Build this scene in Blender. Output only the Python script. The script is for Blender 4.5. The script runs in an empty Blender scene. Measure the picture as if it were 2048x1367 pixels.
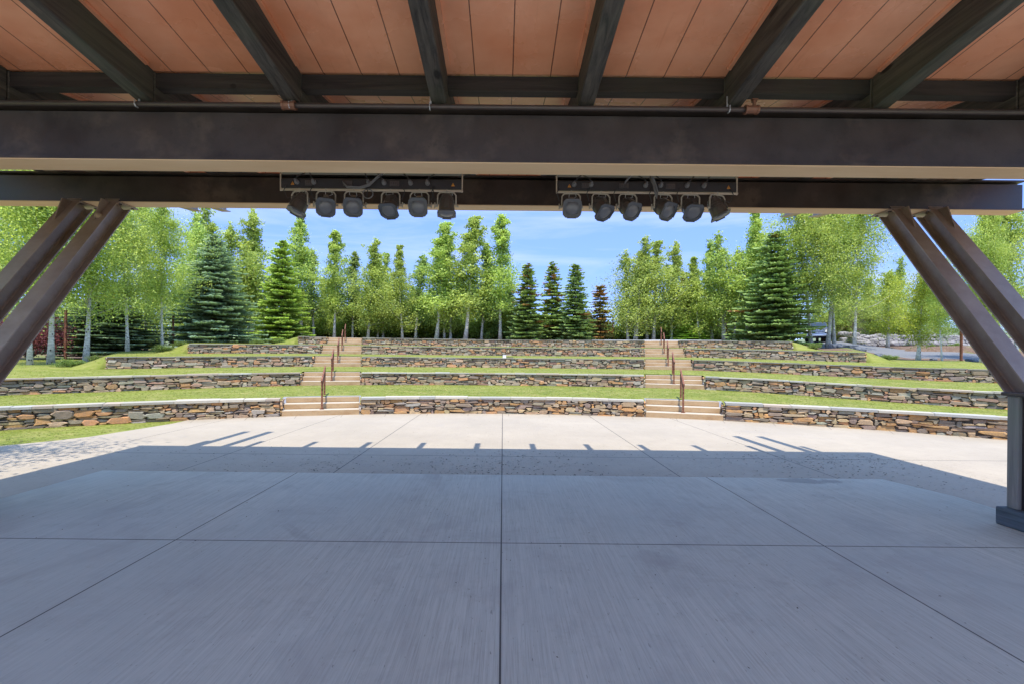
import bpy, bmesh, math, random
import numpy as np
from mathutils import Vector, Matrix
R = math.radians
S = bpy.context.scene
COL = S.collection

# ------------------------------------------------------------------ camera
cam_d = bpy.data.cameras.new('camera'); cam = bpy.data.objects.new('camera', cam_d); COL.objects.link(cam)
cam.location = (0, 0, 1.75)
cam.rotation_euler = (Matrix.Rotation(R(90), 4, 'X') @ Matrix.Rotation(0.0095, 4, 'Z')).to_euler()
cam_d.sensor_width = 36; cam_d.lens = 16.0
cam_d.shift_x = 0.0088; cam_d.shift_y = 0.0159
cam_d.clip_start = 0.05; cam_d.clip_end = 3000
S.camera = cam

# ------------------------------------------------------------------ light
SUN_EL = R(69)
w = bpy.data.worlds.new('World'); S.world = w; w.use_nodes = True
nt = w.node_tree; nt.nodes.clear()
def N(t, ty, **kw):
    n = t.nodes.new(ty)
    for k, v in kw.items(): setattr(n, k, v)
    return n
out = N(nt, 'ShaderNodeOutputWorld'); bg = N(nt, 'ShaderNodeBackground')
sky = N(nt, 'ShaderNodeTexSky', sky_type='NISHITA'); sky.sun_disc = False
sky.sun_elevation = SUN_EL; sky.sun_rotation = R(180); sky.altitude = 2000; sky.air_density = 1.0; sky.dust_density = 0.0; sky.ozone_density = 3.0
bg.inputs['Strength'].default_value = 0.15
tc = N(nt, 'ShaderNodeTexCoord'); mp = N(nt, 'ShaderNodeMapping'); mp.inputs['Scale'].default_value = (1.0, 1.0, 7.0)
mp.inputs['Rotation'].default_value = (0.03, 0.05, 0)
nz = N(nt, 'ShaderNodeTexNoise'); nz.inputs['Scale'].default_value = 1.9; nz.inputs['Detail'].default_value = 7; nz.inputs['Roughness'].default_value = 0.62; nz.inputs['Distortion'].default_value = 0.5
cr = N(nt, 'ShaderNodeValToRGB'); cr.color_ramp.elements[0].position = 0.47; cr.color_ramp.elements[0].color = (0, 0, 0, 1)
cr.color_ramp.elements[1].position = 0.78; cr.color_ramp.elements[1].color = (0.6, 0.6, 0.6, 1)
hsv = N(nt, 'ShaderNodeHueSaturation'); hsv.inputs['Saturation'].default_value = 0.95; hsv.inputs['Value'].default_value = 1.3
mx = N(nt, 'ShaderNodeMixRGB'); mx.inputs['Color2'].default_value = (1.55, 1.75, 2.1, 1)
L = nt.links.new
L(tc.outputs['Generated'], mp.inputs['Vector']); L(mp.outputs[0], nz.inputs['Vector']); L(nz.outputs['Fac'], cr.inputs['Fac'])
L(cr.outputs['Color'], mx.inputs['Fac']); L(sky.outputs[0], hsv.inputs['Color'])
# low sky darkened to deeper blue; higher band kept bright to light shaded stage
spz = N(nt, 'ShaderNodeSeparateXYZ'); L(tc.outputs['Generated'], spz.inputs[0])
gr = N(nt, 'ShaderNodeValToRGB'); ge = gr.color_ramp.elements; ge[0].position = 0.0; ge[0].color = (.19, .205, .33, 1); ge[1].position = 0.75; ge[1].color = (1, 1, 1, 1)
e_ = ge.new(.12); e_.color = (.20, .22, .35, 1); e_ = ge.new(.30); e_.color = (.31, .34, .50, 1); e_ = ge.new(.45); e_.color = (.95, .97, 1, 1)
L(spz.outputs[2], gr.inputs['Fac']); ml = N(nt, 'ShaderNodeMixRGB', blend_type='MULTIPLY'); ml.inputs['Fac'].default_value = 1
L(hsv.outputs[0], ml.inputs['Color1']); L(gr.outputs['Color'], ml.inputs['Color2'])
L(ml.outputs[0], mx.inputs['Color1']); L(mx.outputs[0], bg.inputs['Color']); L(bg.outputs[0], out.inputs[0])

sd = bpy.data.lights.new('sun', 'SUN'); sd.energy = 2.0; sd.angle = R(0.5); sd.color = (1.0, 0.95, 0.87)
sun = bpy.data.objects.new('sun', sd); COL.objects.link(sun)
# light travels towards +Y and down, slightly no sideways drift
dirv = Vector((0.0, math.cos(SUN_EL), -math.sin(SUN_EL)))
sun.rotation_euler = dirv.to_track_quat('-Z', 'Y').to_euler(); sun.location = (0, -20, 40)
S.view_settings.view_transform = 'Standard'; S.view_settings.look = 'None'
S.view_settings.exposure = 1.97; S.view_settings.gamma = 1.0
S.render.engine = 'CYCLES'
S.cycles.max_bounces = 8; S.cycles.diffuse_bounces = 5; S.cycles.glossy_bounces = 4; S.cycles.transmission_bounces = 4; S.cycles.transparent_max_bounces = 4

# ------------------------------------------------------------------ helpers
def tag(o, label=None, cat=None, group=None, kind=None):
    if label: o['label'] = label
    if cat: o['category'] = cat
    if group: o['group'] = group
    if kind: o['kind'] = kind
    return o
def empty(name, loc, rz=0, label=None, cat=None, group=None):
    o = bpy.data.objects.new(name, None); COL.objects.link(o); o.location = loc; o.rotation_euler = (0, 0, rz)
    o.empty_display_size = 0.2
    return tag(o, label, cat, group)
class MB:
    def __init__(s): s.v = []; s.f = []; s.c = []; s.hascol = False
    def add(s, vs, fs, col=None):
        n = len(s.v); s.v += [tuple(p) for p in vs]
        for f in fs:
            s.f.append(tuple(n + i for i in f)); s.c.append(col or (1, 1, 1))
        if col: s.hascol = True
    def hexa(s, p, col=None):   # 8 points: bottom 0-3 ccw, top 4-7
        s.add(p, [(3, 2, 1, 0), (4, 5, 6, 7), (0, 1, 5, 4), (1, 2, 6, 5), (2, 3, 7, 6), (3, 0, 4, 7)], col)
    def box(s, a, b, col=None):
        x0, y0, z0 = a; x1, y1, z1 = b
        s.hexa([(x0, y0, z0), (x1, y0, z0), (x1, y1, z0), (x0, y1, z0), (x0, y0, z1), (x1, y0, z1), (x1, y1, z1), (x0, y1, z1)], col)
    def bar(s, p, q, w, h, up=(0, 0, 1), col=None):
        p = Vector(p); q = Vector(q); d = (q - p).normalized(); u = Vector(up)
        r = d.cross(u)
        if r.length < 1e-4: r = d.cross(Vector((1, 0, 0)))
        r.normalize(); u = r.cross(d).normalized()
        a = r * w / 2; b = u * h / 2
        s.hexa([p - a - b, p + a - b, q + a - b, q - a - b, p - a + b, p + a + b, q + a + b, q - a + b], col)
    def tube(s, pts, rad, n=8, cap=True, col=None):
        pts = [Vector(p) for p in pts]; m = len(pts)
        rs = rad if isinstance(rad, (list, tuple)) else [rad] * m
        base = []; prev = None
        for i, p in enumerate(pts):
            d = (pts[min(i + 1, m - 1)] - pts[max(i - 1, 0)]).normalized()
            if prev is None:
                a = d.cross(Vector((0, 0, 1)));
                if a.length < 1e-3: a = d.cross(Vector((1, 0, 0)))
            else:
                a = prev - d * prev.dot(d)
            a.normalize(); prev = a; b = d.cross(a)
            base += [p + (a * math.cos(2 * math.pi * k / n) + b * math.sin(2 * math.pi * k / n)) * rs[i] for k in range(n)]
        fs = []
        for i in range(m - 1):
            for k in range(n):
                k2 = (k + 1) % n
                fs.append((i * n + k, i * n + k2, (i + 1) * n + k2, (i + 1) * n + k))
        if cap: fs.append(tuple(range(n - 1, -1, -1))); fs.append(tuple((m - 1) * n + k for k in range(n)))
        s.add(base, fs, col)
    def ibeam(s, p, q, h, wd, tf=.018, tw=.012, up=(0, 0, 1)):
        """h overall depth, wd flange width, depth along 'up' made perpendicular to axis"""
        p = Vector(p); q = Vector(q); d = (q - p).normalized(); r = d.cross(Vector(up)).normalized(); u = r.cross(d).normalized()
        H = h / 2; W = wd / 2; T = tw / 2; fl = tf * .8
        pr = [(-W, -H), (W, -H), (W, -H + tf), (T + fl, -H + tf), (T, -H + tf + fl), (T, H - tf - fl), (T + fl, H - tf), (W, H - tf), (W, H), (-W, H), (-W, H - tf), (-T - fl, H - tf), (-T, H - tf - fl), (-T, -H + tf + fl), (-T - fl, -H + tf), (-W, -H + tf)]
        n = len(pr)
        vs = [p + r * a + u * b for a, b in pr] + [q + r * a + u * b for a, b in pr]
        fs = [(i, (i + 1) % n, (i + 1) % n + n, i + n) for i in range(n)]
        # ends in three convex pieces
        for o_, rev in ((0, True), (n, False)):
            for idx in ([0, 1, 2, 3, 14, 15], [3, 4, 5, 6, 11, 12, 13, 14], [6, 7, 8, 9, 10, 11]):
                ff = [o_ + i for i in idx]
                fs.append(tuple(reversed(ff)) if rev else tuple(ff))
        s.add(vs, fs)
    def lathe(s, p, axis, prof, n=16, col=None):
        p = Vector(p); ax = Vector(axis).normalized(); a = ax.cross(Vector((0, 0, 1)))
        if a.length < 1e-3: a = ax.cross(Vector((1, 0, 0)))
        a.normalize(); b = ax.cross(a)
        vs = []; fs = []
        for (t, r) in prof:
            vs += [p + ax * t + (a * math.cos(2 * math.pi * k / n) + b * math.sin(2 * math.pi * k / n)) * r for k in range(n)]
        for i in range(len(prof) - 1):
            for k in range(n):
                k2 = (k + 1) % n; fs.append((i * n + k, i * n + k2, (i + 1) * n + k2, (i + 1) * n + k))
        s.add(vs, fs, col)
    def build(s, name, mat, parent=None, smooth=False, recalc=False, bevel=0):
        me = bpy.data.meshes.new(name); me.from_pydata(s.v, [], s.f)
        if s.hascol:
            at = me.attributes.new('tint', 'FLOAT_COLOR', 'FACE')
            arr = np.ones((len(s.f), 4), np.float32); arr[:, :3] = np.array(s.c, np.float32); at.data.foreach_set('color', arr.ravel())
        if recalc or bevel:
            bm = bmesh.new(); bm.from_mesh(me); bmesh.ops.recalc_face_normals(bm, faces=bm.faces)
            if bevel:
                ed = [e for e in bm.edges if len(e.link_faces) == 2 and e.calc_face_angle(0) > .6]
                bmesh.ops.bevel(bm, geom=ed, offset=bevel, segments=1, affect='EDGES', clamp_overlap=True)
            bm.to_mesh(me); bm.free()
        if smooth:
            me.polygons.foreach_set('use_smooth', [True] * len(me.polygons))
        me.materials.append(mat)
        o = bpy.data.objects.new(name, me); COL.objects.link(o)
        if parent: o.parent = parent
        return o
def np_mesh(name, V, F, mat, tint=None, parent=None, smooth=False):
    me = bpy.data.meshes.new(name); n, k = F.shape
    me.vertices.add(len(V)); me.vertices.foreach_set('co', V.astype(np.float32).ravel())
    me.loops.add(n * k); me.loops.foreach_set('vertex_index', F.astype(np.int32).ravel())
    me.polygons.add(n); me.polygons.foreach_set('loop_start', np.arange(0, n * k, k, dtype=np.int32)); me.polygons.foreach_set('loop_total', np.full(n, k, np.int32))
    me.update(calc_edges=True)
    if tint is not None:
        at = me.attributes.new('tint', 'FLOAT_COLOR', 'FACE'); arr = np.ones((n, 4), np.float32); arr[:, :3] = tint; at.data.foreach_set('color', arr.ravel())
    if smooth: me.polygons.foreach_set('use_smooth', [True] * n)
    if mat: me.materials.append(mat)
    o = bpy.data.objects.new(name, me); COL.objects.link(o)
    if parent: o.parent = parent
    return o
def copy_tree(o, parent=None):
    c = o.copy(); COL.objects.link(c); c.parent = parent
    for ch in list(o.children): copy_tree(ch, c)
    return c

# ------------------------------------------------------------------ materials
class G:   # small node-graph helper
    def __init__(s, name, rough=.6, spec=.5, metal=0):
        s.m = bpy.data.materials.new(name); s.m.use_nodes = True; s.t = s.m.node_tree; s.n = s.t.nodes
        s.b = s.n['Principled BSDF']; s.b.inputs['Roughness'].default_value = rough; s.b.inputs['Specular IOR Level'].default_value = spec; s.b.inputs['Metallic'].default_value = metal
        s.tc = N(s.t, 'ShaderNodeTexCoord')
    def l(s, a, b): s.t.links.new(a, b)
    def put(s, sock, v):
        if hasattr(v, 'node'): s.l(v, sock)
        else: sock.default_value = v
    def map(s, scale=(1, 1, 1), src='Object', rot=(0, 0, 0)):
        m = N(s.t, 'ShaderNodeMapping'); m.inputs['Scale'].default_value = scale; m.inputs['Rotation'].default_value = rot
        s.l(s.tc.outputs[src], m.inputs['Vector']); return m.outputs[0]
    def noise(s, scale=5, detail=4, rough=.5, vec=None, dist=0):
        n = N(s.t, 'ShaderNodeTexNoise'); n.inputs['Scale'].default_value = scale; n.inputs['Detail'].default_value = detail; n.inputs['Roughness'].default_value = rough; n.inputs['Distortion'].default_value = dist
        s.l(vec if vec else s.tc.outputs['Object'], n.inputs['Vector']); return n.outputs['Fac']
    def voro(s, scale=5, vec=None, feature='F1', out='Distance', rnd=1):
        n = N(s.t, 'ShaderNodeTexVoronoi', feature=feature); n.inputs['Scale'].default_value = scale; n.inputs['Randomness'].default_value = rnd
        s.l(vec if vec else s.tc.outputs['Object'], n.inputs['Vector']); return n.outputs[out]
    def ramp(s, f, stops):
        r = N(s.t, 'ShaderNodeValToRGB'); e = r.color_ramp.elements
        while len(e) < len(stops): e.new(.5)
        for el, (p, c) in zip(e, stops):
            el.position = p; el.color = (c, c, c, 1) if isinstance(c, (int, float)) else (*c, 1)
        s.l(f, r.inputs['Fac']); return r.outputs['Color']
    def mix(s, f, a, b, mode='MIX'):
        m = N(s.t, 'ShaderNodeMixRGB', blend_type=mode)
        for sk, v in ((m.inputs['Fac'], f), (m.inputs['Color1'], a), (m.inputs['Color2'], b)):
            if hasattr(v, 'node'): s.l(v, sk)
            elif isinstance(v, (tuple, list)): sk.default_value = (*v, 1)
            else: sk.default_value = v
        return m.outputs[0]
    def math(s, op, a, b=0.0, c=None):
        m = N(s.t, 'ShaderNodeMath', operation=op); s.put(m.inputs[0], a); s.put(m.inputs[1], b)
        if c is not None: s.put(m.inputs[2], c)
        return m.outputs[0]
    def xyz(s, src='Object'):
        n = N(s.t, 'ShaderNodeSeparateXYZ'); s.l(s.tc.outputs[src], n.inputs[0]); return n.outputs
    def attr(s, name='tint'):
        a = N(s.t, 'ShaderNodeAttribute'); a.attribute_name = name; return a.outputs['Color']
    def orand(s):
        return N(s.t, 'ShaderNodeObjectInfo').outputs['Random']
    def col(s, c):
        if hasattr(c, 'node'): s.l(c, s.b.inputs['Base Color'])
        else: s.b.inputs['Base Color'].default_value = (*c, 1)
        return s
    def rough(s, c): s.put(s.b.inputs['Roughness'], c); return s
    def bump(s, h, strength=.3, dist=.01):
        b = N(s.t, 'ShaderNodeBump'); b.inputs['Strength'].default_value = strength; b.inputs['Distance'].default_value = dist
        s.l(h, b.inputs['Height']); s.l(b.outputs[0], s.b.inputs['Normal']); return s

def lines(g, coord, positions, eps):
    tot = None
    for p in positions:
        c = g.math('COMPARE', coord, p, eps)
        tot = c if tot is None else g.math('MAXIMUM', tot, c)
    return tot

def concrete(name, base, joint_x, joint_y, streak, specks, eps=.007, extra=None):
    g = G(name, rough=.8, spec=.35); X = g.xyz()
    big = g.noise(.45, 5, .6); mid = g.noise(3.0, 5, .6)
    st = g.noise(1, 4, .7, vec=g.map((55, .9, 1))); st2 = g.noise(1, 3, .6, vec=g.map((150, 4.0, 1)))
    c = g.mix(g.ramp(big, [(.3, 0), (.7, 1)]), tuple(v * .9 for v in base), tuple(min(1, v * 1.1) for v in base))
    c = g.mix(g.ramp(mid, [(.35, .0), (.75, .22)]), c, (base[0] * .7, base[1] * .68, base[2] * .66))
    if streak:
        c = g.mix(g.ramp(st, [(.42, streak), (.6, 0)]), c, (.16, .14, .125))
        c = g.mix(g.ramp(st2, [(.36, streak * 1.1), (.5, 0)]), c, (.13, .115, .10))
        dots = g.noise(1, 2, .5, vec=g.map((60, 16, 1)))
        c = g.mix(g.ramp(dots, [(.24, .6), (.30, 0)]), c, (.07, .06, .05))
    if streak > .15:
        wet = g.noise(1.6, 5, .65, dist=.5)
        c = g.mix(g.ramp(g.noise(.33, 4, .6, vec=g.map((1, .7, 1))), [(.4, 0), (.62, .55)]), c, (.38, .395, .34))
        c = g.mix(g.ramp(wet, [(.52, 0), (.68, .3)]), c, (.27, .25, .22))
        c = g.mix(g.ramp(g.noise(.9, 6, .7, dist=.4), [(.6, 0), (.66, .28)]), c, (.24, .22, .19))
        dx_ = g.math('DIVIDE', g.math('SUBTRACT', X[0], 4.0), .62); dy_ = g.math('DIVIDE', g.math('SUBTRACT', X[1], 5.93), .22)
        rr_ = g.math('ADD', g.math('SUBTRACT', g.math('ADD', g.math('MULTIPLY', dx_, dx_), g.math('MULTIPLY', dy_, dy_)), .55), g.math('MULTIPLY', g.noise(3.5, 5, .7), 2.2))
        c = g.mix(g.ramp(rr_, [(.75, .6), (1.0, 0)]), c, (.19, .18, .155))
        cr_ = g.voro(.45, vec=g.map((1, 1, 1)), feature='DISTANCE_TO_EDGE'); wob = g.math('ADD', cr_, g.math('MULTIPLY', g.noise(3, 5, .7), .05))
    patch = g.noise(1.0, 3, .6, vec=g.map((.8, .5, 1)), dist=1.0)
    c = g.mix(g.ramp(patch, [(.58, 0), (.75, .35)]), c, (.24, .21, .18))
    c = g.mix(g.ramp(g.noise(7, 5, .75), [(.55, 0), (.8, .4)]), c, tuple(v * .55 for v in base))
    if specks:
        sp = g.noise(1, 3, .6, vec=g.map((13, 30, 1)))
        band = g.math('MULTIPLY', g.math('SMOOTH_MIN', g.math('MAXIMUM', g.math('SUBTRACT', 9.0, X[1]), 0), 1.0, .1), 1.0)
        rng = g.math('LESS_THAN', X[1], 8.75)
        dens = g.ramp(g.noise(.5, 3, .6), [(.38, .0), (.62, 1)])
        mask = g.math('MULTIPLY', g.math('MULTIPLY', g.ramp(sp, [(.33, 1), (.40, 0)]), g.math('MULTIPLY', dens, band)), rng)
        c = g.mix(g.math('MULTIPLY', mask, .75), c, (.06, .05, .042))
    j = lines(g, X[0], joint_x, eps)
    if joint_y: j = g.math('MAXIMUM', j, lines(g, X[1], joint_y, eps * 1.1))
    if extra: j = g.math('MAXIMUM', j, extra(g, X))
    jn = g.math('MULTIPLY', j, .9)
    c = g.mix(jn, c, (.035, .03, .026)); g.col(c)
    h = g.math('SUBTRACT', g.math('ADD', g.math('MULTIPLY', st2, .5), g.math('MULTIPLY', mid, .3)), g.math('MULTIPLY', j, 1.5))
    g.bump(h, .25, .006)
    return g.m
def apron_extra(g, X):
    # short control joints along the foot of the curved wall (one every metre)
    yy = g.math('ADD', X[1], 4.0)
    r = g.math('SQRT', g.math('ADD', g.math('MULTIPLY', X[0], X[0]), g.math('MULTIPLY', yy, yy)))
    a = g.math('ARCTAN2', X[0], yy)
    fr = g.math('FRACT', g.math('ADD', g.math('MULTIPLY', a, 18.5 / 1.28), .35))
    tick = g.math('COMPARE', fr, .5, .008)
    return g.math('MULTIPLY', g.math('MULTIPLY', tick, g.math('GREATER_THAN', r, 17.85)), .45)
M = {}
M['stage'] = concrete('stage concrete', (.50, .485, .385), [-8.1, -5.45, -2.74, 0.0, 2.72, 5.4], [-3.9, -1.3, 3.83], .2, False, .0055)
M['apron'] = concrete('apron concrete', (.325, .275, .205), [-7.6, -4.9, -2.55, 0.0, 2.68, 5.05], [8.17], .10, True, .008, apron_extra)

g = G('wall stone', rough=.8, spec=.2)
n1 = g.noise(9, 5, .65); n2 = g.noise(40, 4, .6)
c = g.mix(g.ramp(n1, [(.35, 0), (.7, .5)]), g.attr(), (.16, .14, .115)); c = g.mix(g.ramp(g.noise(3.5, 3), [(.6, 0), (.75, .45)]), c, (.36, .21, .09))
c = g.mix(g.ramp(n2, [(.3, .35), (.55, 0)]), c, (.05, .045, .04)); g.col(c); g.bump(g.math('ADD', n1, g.math('MULTIPLY', n2, .5)), .6, .02); M['stone'] = g.m
g = G('wall mortar shadow', rough=.95, spec=.1); g.col(g.mix(g.noise(20, 3), (.06, .048, .037), (.13, .105, .08))); M['mortar'] = g.m
g = G('coping stone', rough=.85, spec=.15)
n1 = g.noise(5, 5, .6); c = g.mix(g.ramp(n1, [(.35, 0), (.7, .5)]), g.attr(), (.26, .25, .22)); g.col(c); g.bump(g.noise(22, 5), .5, .012); M['coping'] = g.m
g = G('step concrete', rough=.8, spec=.3)
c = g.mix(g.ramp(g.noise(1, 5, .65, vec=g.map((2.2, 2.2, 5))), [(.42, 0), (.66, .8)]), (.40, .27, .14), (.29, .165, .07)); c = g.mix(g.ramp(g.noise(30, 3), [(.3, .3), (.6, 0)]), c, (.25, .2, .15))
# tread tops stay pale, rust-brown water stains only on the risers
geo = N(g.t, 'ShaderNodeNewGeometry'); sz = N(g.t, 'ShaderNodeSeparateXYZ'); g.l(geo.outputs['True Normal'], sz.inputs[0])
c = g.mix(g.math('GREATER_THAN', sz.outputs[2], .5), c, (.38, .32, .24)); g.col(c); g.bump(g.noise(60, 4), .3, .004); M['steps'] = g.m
g = G('rusted steel', rough=.75, spec=.3, metal=.2); g.col(g.mix(g.ramp(g.noise(14, 5, .65), [(.35, 0), (.65, 1)]), (.10, .035, .02), (.26, .11, .06))); g.bump(g.noise(50, 4), .4, .003); M['rust'] = g.m
def grass_mat(name, a, b, d):
    g = G(name, rough=.85, spec=.2)
    n = g.noise(.55, 5, .65); n2 = g.noise(1.6, 5, .7); n3 = g.noise(60, 3, .7)
    c = g.mix(g.ramp(n, [(.35, 0), (.65, 1)]), a, b); c = g.mix(g.ramp(n2, [(.46, 0), (.7, .75)]), c, d); c = g.mix(g.ramp(n3, [(.3, .3), (.6, 0)]), c, (a[0] * .35, a[1] * .4, a[2] * .4))
    g.col(c); g.bump(n3, .35, .01); return g.m
M['lawn'] = grass_mat('lawn', (.13, .155, .02), (.185, .20, .035), (.28, .24, .08))
g = G('ground cover', rough=.95, spec=.1)
n = g.noise(2.5, 5, .7); n2 = g.noise(30, 4, .7)
c = g.mix(g.ramp(n, [(.38, 0), (.6, 1)]), (.15, .095, .065), (.22, .155, .11)); c = g.mix(g.ramp(n2, [(.35, .7), (.6, 0)]), c, (.05, .03, .022))
c = g.mix(g.ramp(g.noise(.35, 4, .6), [(.52, 0), (.6, .75)]), c, (.16, .19, .05)); g.col(c); g.bump(n2, .9, .05); M['mulch'] = g.m
g = G('asphalt', rough=.85, spec=.3); g.col(g.mix(g.noise(30, 4), (.10, .10, .105), (.17, .17, .17))); g.bump(g.noise(80, 3), .4, .01); M['asphalt'] = g.m

g = G('copper soffit', rough=.38, spec=.6, metal=.0)
X = g.xyz(); fr = g.math('FRACT', g.math('DIVIDE', g.math('ADD', X[0], 20 * .2875 - .05 + .14), .2875))
seam = g.math('COMPARE', fr, .5, .013)
n = g.noise(1, 5, .6, vec=g.map((1.0, 1.2, 1))); n2 = g.noise(1, 4, .7, vec=g.map((16, .8, 1)))
c = g.mix(g.ramp(n, [(.35, 0), (.7, 1)]), (.72, .27, .135), (.90, .44, .265)); c = g.mix(g.ramp(n2, [(.62, 0), (.76, .3)]), c, (.50, .16, .06))
c = g.mix(g.ramp(g.noise(2.2, 6, .7), [(.5, 0), (.75, .25)]), c, (.42, .20, .11)); c = g.mix(g.math('MULTIPLY', seam, .85), c, (.07, .03, .02)); g.col(c); g.rough(g.ramp(g.noise(2.5, 4), [(.3, .18), (.7, .34)]))
g.bump(g.math('SUBTRACT', g.math('MULTIPLY', n, .4), seam), .25, .006); M['soffit'] = g.m
def timber(name, a, b, scale):
    g = G(name, rough=.7, spec=.3); v = g.map(scale)
    n = g.noise(1, 6, .7, vec=v, dist=.6); big = g.noise(1.1, 4, .6)
    c = g.mix(g.ramp(n, [(.3, 0), (.7, 1)]), a, b); c = g.mix(g.ramp(big, [(.45, 0), (.7, .55)]), c, (b[0] * .75, b[1] * 1.0, b[2] * .7))
    kn = g.voro(1, vec=g.map((4.0, 1.7, 5.0))); c = g.mix(g.ramp(kn, [(.07, .85), (.115, 0)]), c, (.012, .01, .009)); g.col(c); g.bump(n, .4, .008); return g.m
M['rafter'] = timber('dark stained timber', (.02, .017, .018), (.115, .10, .083), (26, 1.2, 26))
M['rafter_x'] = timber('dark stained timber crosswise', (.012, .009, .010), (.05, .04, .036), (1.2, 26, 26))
M['post_wood'] = timber('grey weathered timber', (.17, .15, .13), (.34, .30, .26), (26, 26, 1.2))
M['base_wood'] = timber('blue grey timber', (.05, .06, .07), (.13, .15, .17), (26, 1.2, 26))
g = G('brown painted steel', rough=.42, spec=.55, metal=.0)
n = g.noise(3, 6, .7); n2 = g.noise(60, 3, .6)
c = g.mix(g.ramp(n, [(.35, 0), (.7, 1)]), (.032, .024, .02), (.056, .043, .036)); c = g.mix(g.ramp(g.noise(1.6, 5, .65), [(.52, 0), (.66, .7)]), c, (.115, .085, .062)); c = g.mix(g.ramp(g.noise(9, 6, .75), [(.56, 0), (.66, .5)]), c, (.02, .016, .014))
g.col(c); g.rough(g.ramp(n, [(.3, .34), (.7, .5)])); g.bump(n2, .15, .003); M['steel'] = g.m
g = G('bronze painted strut steel', rough=.4, spec=.5); n = g.noise(2.5, 6, .7)
g.col(g.mix(g.ramp(n, [(.35, 0), (.7, 1)]), (.25, .175, .125), (.37, .285, .215))); g.bump(g.noise(60, 3), .15, .003); M['strut'] = g.m
g = G('tan bounce light plate', rough=.55, spec=.4); g.col(g.mix(g.ramp(g.noise(1, 5, .6, vec=g.map((.8, 4, 4))), [(.35, 0), (.7, 1)]), (.66, .43, .23), (.76, .53, .31))); g.bump(g.noise(50, 3), .12, .003); M['tan'] = g.m  # pale tan carries painted bounce light for the beam undersides
def plain(name, c, rough=.5, metal=0, spec=.5, var=.25):
    g = G(name, rough=rough, metal=metal, spec=spec); g.col(g.mix(g.noise(8, 5, .6), tuple(v * (1 - var) for v in c), tuple(min(1, v * (1 + var)) for v in c))); return g.m
M['pipe'] = plain('black iron pipe', (.075, .055, .048), .4, .3)
M['brass'] = plain('red brown fitting', (.22, .10, .06), .5, .3)
M['galv'] = plain('galvanised steel', (.55, .55, .56), .4, .7)
M['can'] = plain('black lamp housing', (.14, .122, .108), .32, .35)
M['frame'] = plain('grey filter frame', (.12, .125, .14), .5, .1)
M['yoke'] = plain('dusty tan yoke', (.50, .44, .35), .55, .1)
M['lens'] = plain('dark dusty lens', (.17, .17, .19), .3, .0, .6)
M['barmat'] = plain('black lighting bar', (.05, .045, .042), .5, .1)
M['rail'] = plain('tan dusty rail', (.62, .50, .36), .6, .0)
M['orange'] = plain('orange warning label', (.75, .30, .04), .6)
M['cable'] = plain('black cable', (.04, .04, .042), .5)
M['socket'] = plain('grey cable plug', (.22, .21, .20), .5)
M['white'] = plain('white plastic', (.75, .74, .72), .5)
M['mud'] = plain('mud nest', (.42, .31, .19), .95)
M['rock_dark'] = plain('dark boulder', (.10, .11, .125), .85, 0, .3, .5)
M['rock_pale'] = plain('pale boulder', (.23, .215, .205), .85, 0, .3, .4)
M['gravel'] = plain('pale gravel', (.40, .40, .42), .9, 0, .2, .4)
M['far_hill'] = plain('far hill', (.14, .17, .10), .95, 0, .1, .3)
M['roofing'] = plain('dark roof shingle', (.10, .09, .085), .85, 0, .2, .3)
M['house_stone'] = plain('brown house stone', (.28, .20, .15), .85, 0, .2, .5)
M['glass'] = plain('dark window glass', (.02, .03, .04), .08, 0, .8)
M['carpaint'] = plain('dark blue car paint', (.02, .03, .06), .2, .2, .7)
M['chrome'] = plain('chrome', (.7, .7, .72), .15, 1)
M['tyre'] = plain('tyre rubber', (.02, .02, .02), .8)
def leaf_mat(name, rough=.5, trans=.35):
    g = G(name, rough=rough, spec=.35)
    rnd = g.orand(); a = g.attr(); hs = N(g.t, 'ShaderNodeHueSaturation')
    g.l(g.math('MULTIPLY_ADD', rnd, .016, .492), hs.inputs['Hue']); g.l(g.math('MULTIPLY_ADD', rnd, .22, .93), hs.inputs['Value']); g.l(a, hs.inputs['Color'])
    g.col(hs.outputs[0]); tr = N(g.t, 'ShaderNodeBsdfTranslucent'); g.l(hs.outputs[0], tr.inputs['Color']); ms = N(g.t, 'ShaderNodeMixShader'); ms.inputs[0].default_value = trans
    g.l(g.b.outputs[0], ms.inputs[1]); g.l(tr.outputs[0], ms.inputs[2]); g.l(ms.outputs[0], g.n['Material Output'].inputs['Surface']); return g.m
M['leaf'] = leaf_mat('broadleaf foliage', .45, .5); M['needle'] = leaf_mat('conifer needles', .6, .15)
g = G('dry litter', rough=.9, spec=.1); g.col(g.attr()); M['litter'] = g.m
g = G('aspen bark', rough=.8, spec=.2)
n = g.noise(1, 5, .7, vec=g.map((5, 5, 14))); bl = g.voro(1, vec=g.map((7, 7, 5)))
c = g.mix(g.ramp(n, [(.4, 0), (.68, .8)]), (.66, .63, .52), (.22, .19, .15)); c = g.mix(g.ramp(bl, [(.16, .9), (.26, 0)]), c, (.03, .025, .02)); g.col(c); g.bump(n, .6, .02); M['bark'] = g.m
g = G('conifer bark', rough=.9, spec=.1); g.col(g.mix(g.noise(12, 5), (.06, .045, .035), (.15, .12, .10))); M['cbark'] = g.m

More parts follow.
